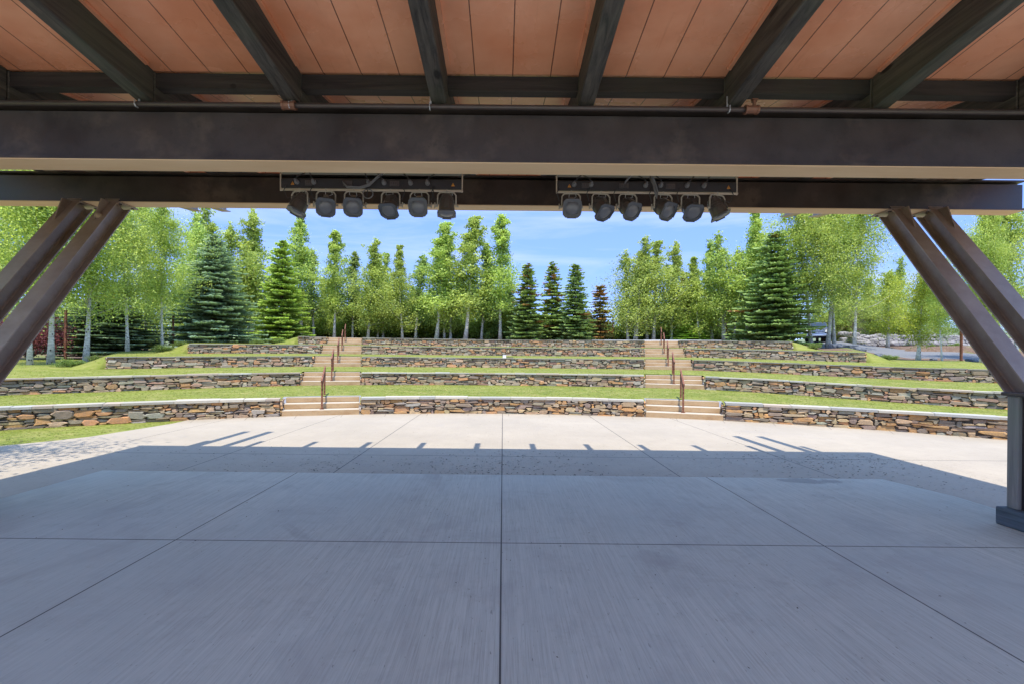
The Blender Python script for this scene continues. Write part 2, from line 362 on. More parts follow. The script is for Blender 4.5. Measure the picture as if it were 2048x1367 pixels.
# ------------------------------------------------------------------ terrain numbers
CY = -4.0
RK = [18.5, 22.9, 27.3, 31.7, 36.1]
STA = [R(-17.1), R(17.1)]
ENDS_L = [R(75), R(75), R(35.5), R(30.5), R(21.6)]
ENDS_R = [R(75), R(75), R(41.3), R(34), R(29)]
def sm(x): x = max(0., min(1., x)); return x * x * (3 - 2 * x)
def g0(r, th):
    z = .034 * max(0, min(r, 36.1) - 18.5) + .015 * max(0, min(r, 60) - 36.1)
    if r > 18.5:
        side = (-.25 if th > 0 else -.12)
        z += side * sm((abs(th) - R(17)) / R(24)) * sm((r - 18.5) / .5)
    if th > R(26): z += .05 * max(0, min(r, 75) - 40) * sm((th - R(26)) / R(8))
    z -= .05 * max(0, r - 62) * (1 - sm((th - R(26)) / R(8)))
    return z
JUMP = .49
def tz(r, th, side=1):
    """ground height at polar r, th; side=+1 counts a wall exactly at r as behind us"""
    z = g0(r, th)
    for k, rk in enumerate(RK):
        if r > rk or (r == rk and side > 0):
            e = ENDS_R[k] if th > 0 else ENDS_L[k]
            wk = 1 - sm((abs(th) - e) / R(2.6))
            q = sm((abs(th) - e) / R(.5))
            if q > 0: wk *= (1 - q) + q * sm((r - rk) / 1.6)
            z += JUMP * wk
    return z
def pol(r, th, z=0): return (r * math.sin(th), CY + r * math.cos(th), z)
def ground_z(x, y):
    r = math.hypot(x, y - CY); return tz(r, math.atan2(x, y - CY))

def grid(name, radii, ths, zf, mat, skip=None):
    V = []; F = []; n = len(ths)
    for r in radii:
        for t in ths: V.append(pol(r, t, zf(r, t)))
    for i in range(len(radii) - 1):
        for j in range(n - 1):
            if skip and skip(i, (ths[j] + ths[j + 1]) / 2): continue
            F.append((i * n + j, (i + 1) * n + j, (i + 1) * n + j + 1, i * n + j + 1))
    return V, F
mb = MB()
NT = .74
for k in range(5):
    r0 = RK[k]; r1 = RK[k + 1] + .1 if k < 4 else 39.0
    half = math.asin(1.095 / r0)
    ths = sorted(set([R(a) for a in range(-76, 77)] + [s + h for s in STA for h in (-half, half)] + [sg * (e + R(q)) for sg, e in ((-1, ENDS_L[k]), (1, ENDS_R[k])) for q in (-.02, .25, .5) if e < R(70)]))
    radii = [r0 + .04, r0 + .05, r0 + NT] + [r0 + NT + (r1 - r0 - NT) * i / 14 for i in range(1, 15)]
    rk1 = RK[k + 1] if k < 4 else 1e9
    zf = lambda r, t, a=r0, b=rk1: tz(a, t, -1) - .02 if r < a + .045 else tz(min(r, b), t, -1)
    V, F = grid('lawn', radii, ths, zf, None, skip=lambda i, t, h=half: i < 2 and any(abs(t - s) < h for s in STA))
    mb.add(V, F)
    # vertical earth face where a wall has ended and the ground steps smoothly needs nothing: heights agree there
lawn = mb.build('lawn', M['lawn'], smooth=True); tag(lawn, kind='structure')
# inner grass sheet (left strip beside the apron) and wide base
V, F = grid('g', [0.5, 6, 12, 18.6], [R(a) for a in range(-180, 181, 3)], lambda r, t: -.012, None)
mb = MB(); mb.add(V, F); o = mb.build('grass_ground', M['lawn']); tag(o, kind='structure')
# outer ground
ths = [R(a) for a in range(-90, 91, 2)]
radii = [38.6, 40, 42, 44, 47, 50, 54, 58, 62, 68, 75, 85, 100, 130, 180, 300, 600, 1200]
V, F = grid('g', radii, ths, lambda r, t: tz(min(r, 130), t) - .01 + .02 * sm((r - 38.6)) + .10 * math.sin(r * 1.7 + t * 23) * sm((r - 40) / 4), None)
mb = MB(); mb.add(V, F); o = mb.build('ground', M['mulch'], smooth=True); tag(o, kind='structure')
# sides and back of the world
mb = MB(); mb.add([pol(18.6, R(a), -.03) for a in range(-270, 91, 6)] + [pol(900, R(a), -.03) for a in range(-270, 91, 6)], [(i, i + 61, i + 62, i + 1) for i in range(60) if not (-74 < (-270 + i * 6 + 3) < 74)])
o = mb.build('surrounding_ground', M['lawn']); tag(o, kind='structure')

# apron slab
edge = [(-9.2, -12), (-9.9, 3), (-9.75, 6.5), (-9.55, 8.65), (-9.1, 9.2), (-8.8, 9.75), (-8.62, 10.8), (-8.48, 11.7)]
arcp = [pol(18.52, R(a))[:2] for a in np.arange(-27.5, 75.1, 1.25)]
pts = edge + arcp + [(18.5, -12)]
mb = MB(); n = len(pts); mb.add([(x, y, 0) for x, y in pts] + [(x, y, -.2) for x, y in pts], [tuple(reversed(range(n)))] + [(i, (i + 1) % n, (i + 1) % n + n, i + n) for i in range(n)])
apron = mb.build('apron_pavement', M['apron'], recalc=True); tag(apron, kind='structure')
# stage slab
pts = [(-5.42, -8), (5.35, -8), (5.28, 5.3), (5.05, 6.05), (-5.37, 6.12)]
mb = MB(); n = len(pts); mb.add([(x, y, .2) for x, y in pts] + [(x, y, -.1) for x, y in pts], [tuple(range(n))] + [(i + n, (i + 1) % n + n, (i + 1) % n, i) for i in range(n)])
stage = mb.build('stage_floor', M['stage'], recalc=True, bevel=.008); tag(stage, kind='structure')
# driveway
cl = [(46, 15), (38, 20), (31.5, 25.5), (29, 31), (29.2, 37), (31, 44), (34, 54), (38, 70)]
mb = MB(); V = []
for i, (x, y) in enumerate(cl):
    a = Vector(cl[max(i - 1, 0)]); b = Vector(cl[min(i + 1, len(cl) - 1)]); d = (b - a).normalized(); nn = Vector((d.y, -d.x))
    for q in range(-3, 4):
        px_ = x + nn.x * q * 1.35; py_ = y + nn.y * q * 1.35
        V.append((px_, py_, ground_z(px_, py_) + (.13 if abs(q) < 3 else -.08)))
F = [(i * 7 + q, i * 7 + q + 1, i * 7 + q + 8, i * 7 + q + 7) for i in range(len(cl) - 1) for q in range(6)]
mb.add(V, F); o = mb.build('driveway', M['asphalt'], recalc=True); tag(o, kind='structure')

# ------------------------------------------------------------------ stone walls
def stone_col(rng, warm):
    p = rng.random()
    if warm:
        pal = [((.42, .25, .11), .28), ((.36, .28, .19), .26), ((.26, .22, .18), .14), ((.46, .36, .23), .12), ((.22, .18, .15), .08), ((.31, .31, .29), .12)]
    else:
        pal = [((.30, .27, .21), .25), ((.37, .29, .20), .24), ((.24, .205, .17), .13), ((.44, .25, .12), .14), ((.38, .355, .30), .12), ((.31, .20, .15), .12)]
    for c, wt in pal:
        if p < wt: break
        p -= wt
    k = rng.uniform(.84, 1.16); return tuple(max(.02, v * k * t_ * rng.uniform(.93, 1.07)) for v, t_ in zip(c, (1.12, 1.0, .84)))
def add_stones(mb, s0, s1, H, P, rng, warm):
    """P(s,h,d): point at run s, height h, d out of the face"""
    nb = max(2, int(round(H / .115))); bounds = [0]
    ws = [rng.uniform(.75, 1.3) for _ in range(nb)]; t = sum(ws); acc = 0
    for x in ws: acc += x; bounds.append(acc / t)
    ph = [rng.uniform(0, 9) for _ in bounds]
    def bd(i, s):
        hh = H; v = bounds[i] * hh
        if 0 < i < nb: v += .028 * math.sin(s * 2.3 + ph[i]) + .02 * math.sin(s * 6.7 + ph[i] * 2)
        return v
    for i in range(nb):
        s = s0
        while s < s1 - .02:
            wd = rng.uniform(.12, .5) if rng.random() < .8 else rng.uniform(.07, .15)
            e = min(s1, s + wd)
            if s1 - e < .1: e = s1
            c = (s + e) / 2; a, b = bd(i, c), bd(i + 1, c)
            cells = []
            hh = b - a
            if hh > .1 and rng.random() < .62:
                m = a + hh * rng.uniform(.3, .7); cells = [(s, e, a, m)]
                if e - s > .3 and rng.random() < .6: q = s + (e - s) * rng.uniform(.35, .65); cells += [(s, q, m, b), (q, e, m, b)]
                else: cells.append((s, e, m, b))
            else: cells = [(s, e, a, b)]
            for (x0, x1, y0, y1) in cells:
                gp = .004; j = lambda q: rng.uniform(-q, q)
                jw = min(.045, (x1 - x0) * .2); jh = min(.03, (y1 - y0) * .27)
                x0 += gp; x1 -= gp; y0 += gp; y1 -= gp
                cs = min((x1 - x0) * .22, .05) * rng.uniform(.3, 1); ch = (y1 - y0) * rng.uniform(.2, .48)
                ring = [(x0 + cs, y0), (x1 - cs, y0), (x1, y0 + ch), (x1, y1 - ch), (x1 - cs, y1), (x0 + cs, y1), (x0, y1 - ch), (x0, y0 + ch)]
                ring = [(max(s0, min(s1, u + j(jw))), max(0, v + j(jh))) for u, v in ring]
                cx = (x0 + x1) / 2; cy = (y0 + y1) / 2; d = rng.uniform(.02, .085); tx = j(.05); ty = j(.12)
                dd = lambda u, v, b_: b_ + tx * (u - cx) + ty * (v - cy)
                f = .84
                inner = [(cx + (u - cx) * f, cy + (v - cy) * f) for u, v in ring]
                vs = [P(u, v, 0) for u, v in ring] + [P(u, v, dd(u, v, d * .72)) for u, v in ring] + [P(u, v, dd(u, v, d)) for u, v in inner]
                fs = [(q, (q + 1) % 8, (q + 1) % 8 + 8, q + 8) for q in range(8)] + [(q + 8, (q + 1) % 8 + 8, (q + 1) % 8 + 16, q + 16) for q in range(8)] + [tuple(range(16, 24))]
                mb.add(vs, fs, stone_col(rng, warm))
            s = e
tier_names = ['lowest', 'second', 'third', 'fourth', 'topmost']
def build_wall(k, t0, t1, side, endl, endr, seed):
    rng = random.Random(seed); r = RK[k]
    names = {'l': 'left of the left stairs', 'c': 'between the two stairs', 'r': 'right of the right stairs'}
    looks = ['warm rust brown', 'grey brown', 'grey brown', 'grey', 'grey']
    root = empty('stone_wall', pol(r, (t0 + t1) / 2, 0), 0, f'{tier_names[k]} {looks[k]} dry stone terrace wall {names[side]}', 'stone wall', 'dry stone terrace walls of the lawn steps')
    off = Vector(root.location)
    zb = lambda t: tz(r, t, -1) - .02; zt = lambda t: tz(r, t, 1)
    def P(s, h, d, r=r):
        t = s / r; z0 = zb(t); z1 = zt(t) - .03
        return Vector(pol(r - .0 - d, t, z0 + (z1 - z0) * h / JUMP)) - off
    m = MB(); add_stones(m, t0 * r, t1 * r, JUMP, P, rng, k == 0)
    # end returns beside the stairs and at free ends
    for t, on, sg in ((t0, endl, -1), (t1, endr, 1)):
        if on:
            def PE(s, h, d, t=t, sg=sg):
                z0 = zb(t); z1 = zt(t) - .03
                b = Vector(pol(r + s, t + sg * d / r, z0 + (z1 - z0) * h / JUMP)) - off; return b
            add_stones(m, -.02, .72 if abs(abs(t) - abs(STA[0])) < R(6) else .42, JUMP, PE, rng, k == 0)
    m.build('stone_facing', M['stone'], root)
    # core
    m = MB(); n = max(2, int((t1 - t0) / R(1.2)))
    for i in range(n):
        a = t0 + (t1 - t0) * i / n; b = t0 + (t1 - t0) * (i + 1) / n
        q = [pol(r, a, zb(a) - .1), pol(r, b, zb(b) - .1), pol(r + .4, b, zb(b) - .1), pol(r + .4, a, zb(a) - .1), pol(r, a, zt(a) - .035), pol(r, b, zt(b) - .035), pol(r + .4, b, zt(b) - .035), pol(r + .4, a, zt(a) - .035)]
        m.hexa([Vector(p) - off for p in q])
    m.build('wall_core', M['mortar'], root)
    # coping
    m = MB(); s = t0 * r; depth = [.36, .30, .26, .22, .2][k]; ch = [.055, .042, .036, .034, .03][k]
    while s < t1 * r - .01:
        e = min(t1 * r, s + rng.uniform(.35, 1.15));
        if t1 * r - e < .2: e = t1 * r
        a, b = (s + .004) / r, (e - .004) / r; jj = lambda q=.012: rng.uniform(-q, q)
        o0 = r - .085 + jj(.025); z0 = -.035; z1 = ch - .035 + rng.uniform(0, .018)
        mid = (a + b) / 2; far = depth + jj(.04); big = rng.random() < .1
        if big: far += .12
        lo = [(o0 + jj(), a), (o0 + jj(.02), mid), (o0 + jj(), b), (r + far + jj(), b), (r + far + jj(.03), mid), (r + far + jj(), a)]
        vs = [Vector(pol(rr, tt, zt(tt) + z0)) - off for rr, tt in lo] + [Vector(pol(rr, tt, zt(tt) + z1)) - off for rr, tt in lo]
        fs = [(5, 4, 3, 2, 1, 0), (6, 7, 8, 9, 10, 11)] + [(i, (i + 1) % 6, (i + 1) % 6 + 6, i + 6) for i in range(6)]
        kk = rng.uniform(.8, 1.15); base = rng.choice([(.38, .345, .27), (.42, .375, .29), (.34, .325, .28), (.34, .27, .2)]) if k < 2 else rng.choice([(.25, .22, .17), (.21, .18, .14), (.28, .255, .2)])
        m.add(vs, fs, tuple(v * kk for v in base)); s = e
    m.build('coping', M['coping'], root, recalc=True)
    return root
def build_walls():
    for k in range(5):
        h = [math.asin(1.135 / RK[k])] * 2
        L0 = -min(ENDS_L[k], R(62)); R1 = min(ENDS_R[k], R(62))
        build_wall(k, L0, STA[0] - h[0], 'l', ENDS_L[k] < R(60), True, 10 + k)
        build_wall(k, STA[0] + h[0], STA[1] - h[1], 'c', True, True, 20 + k)
        build_wall(k, STA[1] + h[1], R1, 'r', True, ENDS_R[k] < R(60), 30 + k)
build_walls()

# ------------------------------------------------------------------ stairs and handrails
def build_stairs(k, si):
    th = STA[si]; r = RK[k]; z0 = tz(r, th, -1); z1 = tz(r, th, 1)
    sname = ['left', 'right'][si]
    loc = pol(r, th, z0)
    root = empty('stone_steps', loc, -th, f'flight of three tan concrete steps through the {tier_names[k]} wall on the {sname} side', 'steps', 'concrete steps through the terrace walls')
    ri = (z1 - z0) / 3; m = MB(); rng = random.Random(k * 7 + si)
    for i in range(3):
        y0 = -.06 + .36 * i; y1 = .75 if i < 2 else .86
        hw = 1.085 - .005 * i
        m.box((-hw, y0, -.05 if i == 0 else ri * i + .003), (hw, y0 + .42 if i < 2 else y1, ri * (i + 1)))
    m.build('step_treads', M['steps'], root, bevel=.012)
    # rail
    rr = empty('handrail', loc, -th, f'rusted steel handrail on the {sname} steps through the {tier_names[k]} wall', 'handrail', 'rusted steel handrails in the middle of the steps')
    for (yy, zb) in ((.12, ri), (1.05, ri * 3 - .02)):
        mm = MB(); mm.box((-.026, yy - .03, zb - .02), (.026, yy + .03, zb + .88)); mm.box((-.06, yy - .07, zb - .01), (.06, yy + .07, zb + .012)); mm.build('post', M['rust'], rr)
    mm = MB(); a = Vector((0, -.08, ri + .84)); b = Vector((0, 1.22, ri * 3 + .93)); mm.bar(a, b, .045, .07)
    mm.build('rail', M['rust'], rr)
    mm = MB(); mm.bar(a + Vector((0, .15, -.22)), b + Vector((0, -.15, -.22)), .02, .035); mm.build('lower_rail', M['rust'], rr)
for k in range(5):
    for si in range(2): build_stairs(k, si)
# small white utility box on the third lawn
o = MB(); o.box((-.08, -.07, 0), (.08, .07, .14)); o.box((-.09, -.08, .14), (.09, .08, .16)); p = pol(27.3 + .45, R(.15), tz(27.7, 0)); u = empty('utility_box', p, 0, 'small white box on the coping of the third wall near the middle', 'utility box'); o.build('housing', M['white'], u)
o = MB(); o.box((.10, -.05, .0), (.46, .03, .04)); o.build('foot', M['barmat'], u)

# ------------------------------------------------------------------ canopy
CZ = 1.75
NB_Y, FB_Y = 3.42, 5.95
can = empty('stage_canopy', (0, 0, .2), 0, 'open timber and steel canopy roof with copper brown soffit over the concrete stage', 'canopy')
OFF = Vector((0, 0, .2))
def cb(mb, name, mat, parent=can, **kw):
    mb.v = [tuple(Vector(v) - OFF) for v in mb.v]; return mb.build(name, mat, parent, **kw)
zr_in = lambda y: CZ + 1.905 + .115 * (3.45 - y)
zr_out = lambda y: CZ + 1.905 + .19 * (y - 3.45)
RD = .245; RW = .115
XL, XR = -7.0, 7.15
YB = -1.2; YE = 7.0
# soffit deck: two planes meeting in a valley over the near beam
m = MB(); t = .1
for (ya, yb, f) in ((YB, 3.45, zr_in), (3.45, YE, zr_out)):
    m.hexa([(XL, ya, f(ya) + RD), (XR, ya, f(ya) + RD), (XR, yb, f(yb) + RD), (XL, yb, f(yb) + RD), (XL, ya, f(ya) + RD + t), (XR, ya, f(ya) + RD + t), (XR, yb, f(yb) + RD + t), (XL, yb, f(yb) + RD + t)])
cb(m, 'soffit_deck', M['soffit'])
RX = [.055 + 1.11 * (i + .5) for i in range(-7, 7)]
RX = [x for x in RX if XL < x < XR]
def rafter(x):
    m = MB()
    for (ya, yb, f) in ((YB + .1, 3.445, zr_in), (3.453, 7.6, zr_out)):
        a, b = x - RW / 2, x + RW / 2
        m.hexa([(a, ya, f(ya)), (b, ya, f(ya)), (b, yb, f(yb)), (a, yb, f(yb)), (a, ya, f(ya) + RD - .002), (b, ya, f(ya) + RD - .002), (b, yb, f(yb) + RD - .002), (a, yb, f(yb) + RD - .002)])
    return m
for x in RX:
    r_ = cb(rafter(x), 'rafter', M['rafter'], bevel=.006)
    # copper trim battens tight against both sides of each rafter
    bt = MB()
    for s_ in (-1, 1):
        for (ya, yb, f) in ((YB + .2, 3.36, zr_in), (3.62, YE, zr_out)):
            xa = x + s_ * (RW / 2 + .002); xb = x + s_ * (RW / 2 + .03); xa, xb = min(xa, xb), max(xa, xb); h0 = RD - .024; h1 = RD - .003
            bt.hexa([(xa, ya, f(ya) + h0), (xb, ya, f(ya) + h0), (xb, yb, f(yb) + h0), (xa, yb, f(yb) + h0), (xa, ya, f(ya) + h1), (xb, ya, f(ya) + h1), (xb, yb, f(yb) + h1), (xa, yb, f(yb) + h1)])
    b_ = bt; b_.v = [tuple(Vector(v) - OFF) for v in b_.v]; b_.build('trim', M['soffit'], r_)
# blocking between rafters at the valley
for a, b in zip(RX[:-1], RX[1:]):
    m = MB(); m.box((a + RW / 2 + .002, 3.46, CZ + 2.03), (b - RW / 2 - .002, 3.545, zr_out(3.46) + RD - .012)); cb(m, 'blocking', M['rafter_x'])
# fascia on front edge of deck
m = MB(); m.box((XL, YE + .003, zr_out(YE) + RD - .02), (XR, YE + .03, zr_out(YE) + RD + .13)); cb(m, 'fascia', M['soffit'])
# steel beams
m = MB(); zc = CZ + (1.472 + 1.882) / 2; m.ibeam((-7.0, NB_Y + .105, zc), (7.1, NB_Y + .105, zc), .41, .21, .02, .014); 
near_beam = cb(m, 'near_beam', M['steel'])
# close the web side with a face plate so the side reads flat as on the real boxed beam
m = MB(); m.box((-7.0, NB_Y + .018, zc - .184), (7.1, NB_Y + .05, zc + .155)); cb(m, 'beam_face_plate', M['steel'])
m = MB(); zf = CZ + (2.0 + 2.385) / 2; m.ibeam((-6.85, FB_Y + .105, zf), (6.8, FB_Y + .105, zf), .385, .21, .02, .014)
cb(m, 'far_beam', M['steel'])
m = MB(); m.box((-7.0, NB_Y + .003, CZ + 1.462), (7.1, NB_Y + .207, CZ + 1.470)); cb(m, 'bounce_lit_plate', M['tan'])  # added plate: its colour paints bounced light onto the flange underside
m = MB(); m.box((-6.85, FB_Y + .003, CZ + 1.990), (6.8, FB_Y + .207, CZ + 1.9985)); cb(m, 'bounce_lit_plate', M['tan'])  # same added plate with painted bounce light, far beam
m = MB(); m.box((-6.84, FB_Y + .016, zf - .172), (6.79, FB_Y + .05, zf + .14)); cb(m, 'beam_face_plate', M['steel'])
# cantilever beams in pairs
for x in (-5.93, -5.38, 5.42, 5.97):
    a = Vector((x, 3.75, CZ + 2.385 + .09 - .137 * 2.25)); b = Vector((x, 8.8, CZ + 2.385 + .09 + .137 * 2.8)); m = MB(); m.ibeam(a, b, .17, .17, .014, .01); cb(m, 'cantilever_beam', M['strut'])
# struts
SX = [(-5.64, 0), (-5.14, 1), (5.15, 1), (5.65, 0)]
for x, inner in SX:
    a = Vector((x - math.copysign(.13, x), 4.36, CZ - .27)); b = Vector((x, 6.06, CZ + 1.995)); d = (b - a).normalized()
    m = MB(); m.ibeam(a - d * .0, b - d * .0, .20, .19, .014, .012, up=(0, -1, .6))
    s_ = cb(m, 'strut', M['strut'])
    # triangular gusset from back flange to the beam, and bearing plates
    g_ = MB(); T = .008
    tri = [(5.86, CZ + 1.995), (6.02, CZ + 1.995), (5.89, CZ + 1.62), ]
    tri = [(5.80, CZ + 1.985), (5.98, CZ + 1.985), (5.73, CZ + 1.66), (5.69, CZ + 1.66)]
    pts = [(x - T, y, z) for y, z in tri] + [(x + T, y, z) for y, z in tri]
    g_.add(pts, [(0, 1, 2, 3), (7, 6, 5, 4), (0, 4, 5, 1), (1, 5, 6, 2), (2, 6, 7, 3), (3, 7, 4, 0)])
    g_.v = [tuple(Vector(v) - OFF) for v in g_.v]; g_.build('gusset', M['strut'], s_, recalc=True)
    for q in (-.1, .1):
        for yy in (5.97, 6.17):
            g_ = MB(); g_.lathe((x + q, yy, CZ + 1.974), (0, 0, -1), [(0, .0), (0, .018), (.014, .018), (.014, 0)], 6)
            g_.v = [tuple(Vector(v) - OFF) for v in g_.v]; g_.build('bolt', M['steel'], s_)
    g_ = MB(); g_.box((x - .14, 5.93, CZ + 1.972), (x + .14, 6.22, CZ + 1.988)); g_.v = [tuple(Vector(v) - OFF) for v in g_.v]; g_.build('bearing_plate', M['strut'], s_)
# pedestals
for sgn in (-1, 1):
    x0, x1 = (4.86, 5.78) if sgn > 0 else (-5.86, -4.98)
    zt_ = CZ - .275
    m = MB(); m.box((x0 - .03, 3.55, zt_ - .035), (x1 + .06, 4.42, zt_)); 
    cap = cb(m, 'pedestal_cap', M['steel'], bevel=.008)
    for (xa, xb) in ((x0, x0 + .1), (x1 - .1, x1)):
        for (ya, yb) in ((4.285, 4.385), (3.6, 3.7)):
            m = MB(); m.box((xa, ya, .37), (xb, yb, zt_ - .037)); cb(m, 'pedestal_post', M['post_wood'], bevel=.006)
    m = MB(); m.box((x0 + .035, 3.7, .37), (x1 - .035, 4.36, zt_ - .04)); cb(m, 'pedestal_panel', M['steel'])
    m = MB(); m.box((x0 - .07, 3.3, .2), (x1 + .07, 4.42, .37)); cb(m, 'pedestal_base', M['base_wood'], bevel=.01)


# mud nest on the left inner gusset
rng = random.Random(3); m = MB(); m.lathe((-5.125, 5.76, CZ + 1.74), (0, 0, 1), [(-.05, .005), (-.04, .03), (-.015, .048), (.015, .05), (.035, .036), (.047, .012)], 12)
o = m.build('mud_nest', M['mud'], smooth=True); tag(o, 'lumpy tan mud nest stuck to the left inner strut gusset', 'nest')

# sprinkler pipe along near beam
PY = 3.385; PZ = CZ + 1.862
pr = empty('sprinkler_pipe', (0, PY, PZ), 0, 'dark iron sprinkler pipe running along the top of the near steel beam', 'pipe')
m = MB(); m.tube([(-7, 0, 0), (7.1, 0, 0)], .019, 10); m.build('pipe_run', M['pipe'], pr, smooth=True)
for x in (-1.61, 1.83):
    m = MB(); m.tube([(x - .045, 0, 0), (x + .045, 0, 0)], .03, 10); m.tube([(x - .05, 0, 0), (x - .035, 0, 0)], .034, 10); m.tube([(x + .035, 0, 0), (x + .05, 0, 0)], .034, 10); m.build('coupling', M['brass'], pr, smooth=False)
m = MB(); m.tube([(1.85, 0, .02), (1.85, 0, .06)], .012, 8); m.lathe((1.85, 0, .06), (0, 0, 1), [(0, .006), (.0, .02), (.006, .02), (.006, .0)], 10); m.tube([(1.85, 0, .06), (1.865, 0, .075)], .004, 6); m.box((1.83, -.012, .074), (1.875, .012, .079)); m.build('sprinkler_head', M['brass'], pr)
for x in (-2.74, -1.6, -.56, 1.66):
    m = MB(); m.bar((x, 0.02, .02), (x, 0.02, .11), .012, .004, up=(0, 1, 0)); m.tube([(x, -.022, .02), (x, -.026, -.01), (x, -.012, -.024), (x, .01, -.022)], .005, 6); m.build('hanger', M['galv'], pr)

# soffit lights
for x in (-4.55, -3.45, -.28, .8, 3.62, 4.72):
    y = 6.7; z = zr_out(y) + RD
    l = empty('soffit_light', (x, y, z), 0, {-4.55: 'leftmost small white light on the front soffit', -3.45: 'second small white light from the left on the front soffit', -.28: 'small white soffit light just left of the middle gap between the lighting bars', .8: 'small white soffit light behind the right lighting bar', 3.62: 'second small white light from the right on the front soffit', 4.72: 'rightmost small white light on the front soffit'}[x], 'light', 'small lights on the front soffit')
    m = MB(); m.box((-.05, -.08, -.03), (.05, .08, -.004)); m.build('housing', M['white'], l, bevel=.006); m = MB(); m.lathe((0, 0, -.032), (0, 0, -1), [(0, .04), (.012, .035), (.016, .0)], 12); m.build('lamp', M['galv'], l)

# ------------------------------------------------------------------ lighting bars and spotlights
LB_Y = 5.0
def lighting_bar(x0, x1, which):
    rt = empty('lighting_bar', ((x0 + x1) / 2, LB_Y, CZ + 1.89), 0, f'black lighting bar with sockets hanging under the canopy, {which} one of the two', 'lighting bar', 'lighting bars hung between the steel beams')
    hw = (x1 - x0) / 2
    m = MB(); m.box((-hw, -.035, -.055), (hw, .035, .045)); m.build('bar_housing', M['barmat'], rt, bevel=.004)
    m = MB(); m.box((-hw - .02, -.03, .115), (hw + .03, .03, .17)); m.build('carrier_channel', M['barmat'], rt)
    m = MB(); m.tube([(-hw - .005, -.02, -.07), (hw + .02, -.02, -.07)], .013, 8); m.build('support_rail', M['rail'], rt, smooth=True)
    for s_ in (-1, 1):
        m = MB(); m.tube([(s_ * (hw + .01), -.02, -.085), (s_ * (hw + .012), -.02, .10), (s_ * (hw + .005), 0, .125)], .008, 6); m.build('end_bracket', M['rail'], rt)
        zt_ = zr_out(LB_Y) + RD - (CZ + 1.89)
        m = MB(); m.tube([(s_ * hw * .8, 0, .165), (s_ * hw * .8, 0, zt_)], .008, 6); m.build('hanger_rod', M['galv'], rt)
    rng = random.Random(int(x0 * 10))
    for u in (-.78, -.6, -.02 , .14, .42, .6):
        x = u * hw * 1.05
        m = MB(); m.lathe((x, -.036, 0), (0, -1, .25), [(0, .0), (0, .026), (.022, .026), (.028, .016), (.06, .013), (.06, .0)], 10); m.build('socket', M['socket'], rt)
        m = MB(); e = rng.choice((-1, 1)) * rng.uniform(.04, .09)
        m.tube([(x, -.09, .013), (x + e * .3, -.09, .05), (x + e, -.03, .11)], .006, 6); m.build('lead', M['cable'], rt)
    for u in (-.68, -.26, .26):
        m = MB(); m.box((u * hw - .05, -.043, -.03), (u * hw + .05, -.036, .025)); 
        for q in range(3): m.box((u * hw - .035 + q * .025, -.05, -.015), (u * hw - .02 + q * .025, -.043, .012))
        m.build('breaker_panel', M['can'], rt)
    for u in (-.87, .42 - .16, .94 - .05):
        x = u * hw + (.02 if u > 0 else 0)
        m = MB(); a = .020; m.add([(x - a, -.0385, -.025), (x + a, -.0385, -.025), (x, -.0385, .012), (x - a, -.0355, -.025), (x + a, -.0355, -.025), (x, -.0355, .012)], [(0, 1, 2), (5, 4, 3), (0, 3, 4, 1), (1, 4, 5, 2), (2, 5, 3, 0)]); m.build('warning_label', M['orange'], rt)
        m = MB(); m.box((x - .002, -.0405, -.014), (x + .002, -.039, .001)); m.box((x - .002, -.0405, -.02), (x + .002, -.039, -.017)); m.build('warning_mark', M['cable'], rt)
    # drooping cable bundle
    m = MB(); s_ = 1 if which == 'left' else 1
    if which == 'left': pts = [(-.30, -.05, .0), (-.24, -.09, -.07), (-.10, -.11, -.085), (.0, -.1, -.05), (.07, -.08, .03), (.16, -.06, .11), (.35, -.03, .14), (.6, -.02, .13), (.8, -.02, .16)]
    else: pts = [(-.25, -.05, .02), (-.18, -.07, .10), (-.05, -.08, .14), (.03, -.09, .10), (.06, -.1, .0), (.09, -.1, -.10), (.085, -.1, -.16), (.065, -.1, -.1), (.05, -.08, .0), (.02, -.06, .08)]
    for dy in (0, .012): m.tube([(p[0], p[1] - dy, p[2] + dy * .9) for p in pts], .007, 6)
    m.build('cable', M['socket'], rt, smooth=True)
    if which == 'left':
        m = MB(); m.tube([(-.02 + .055 * math.sin(a) , -.08, -.13 + .05 * math.cos(a)) for a in np.linspace(0, 6.0, 14)], .006, 6); m.build('cable', M['socket'], rt, smooth=True)
    return rt
lighting_bar(-2.44, -.475, 'left'); lighting_bar(.58, 2.53, 'right')

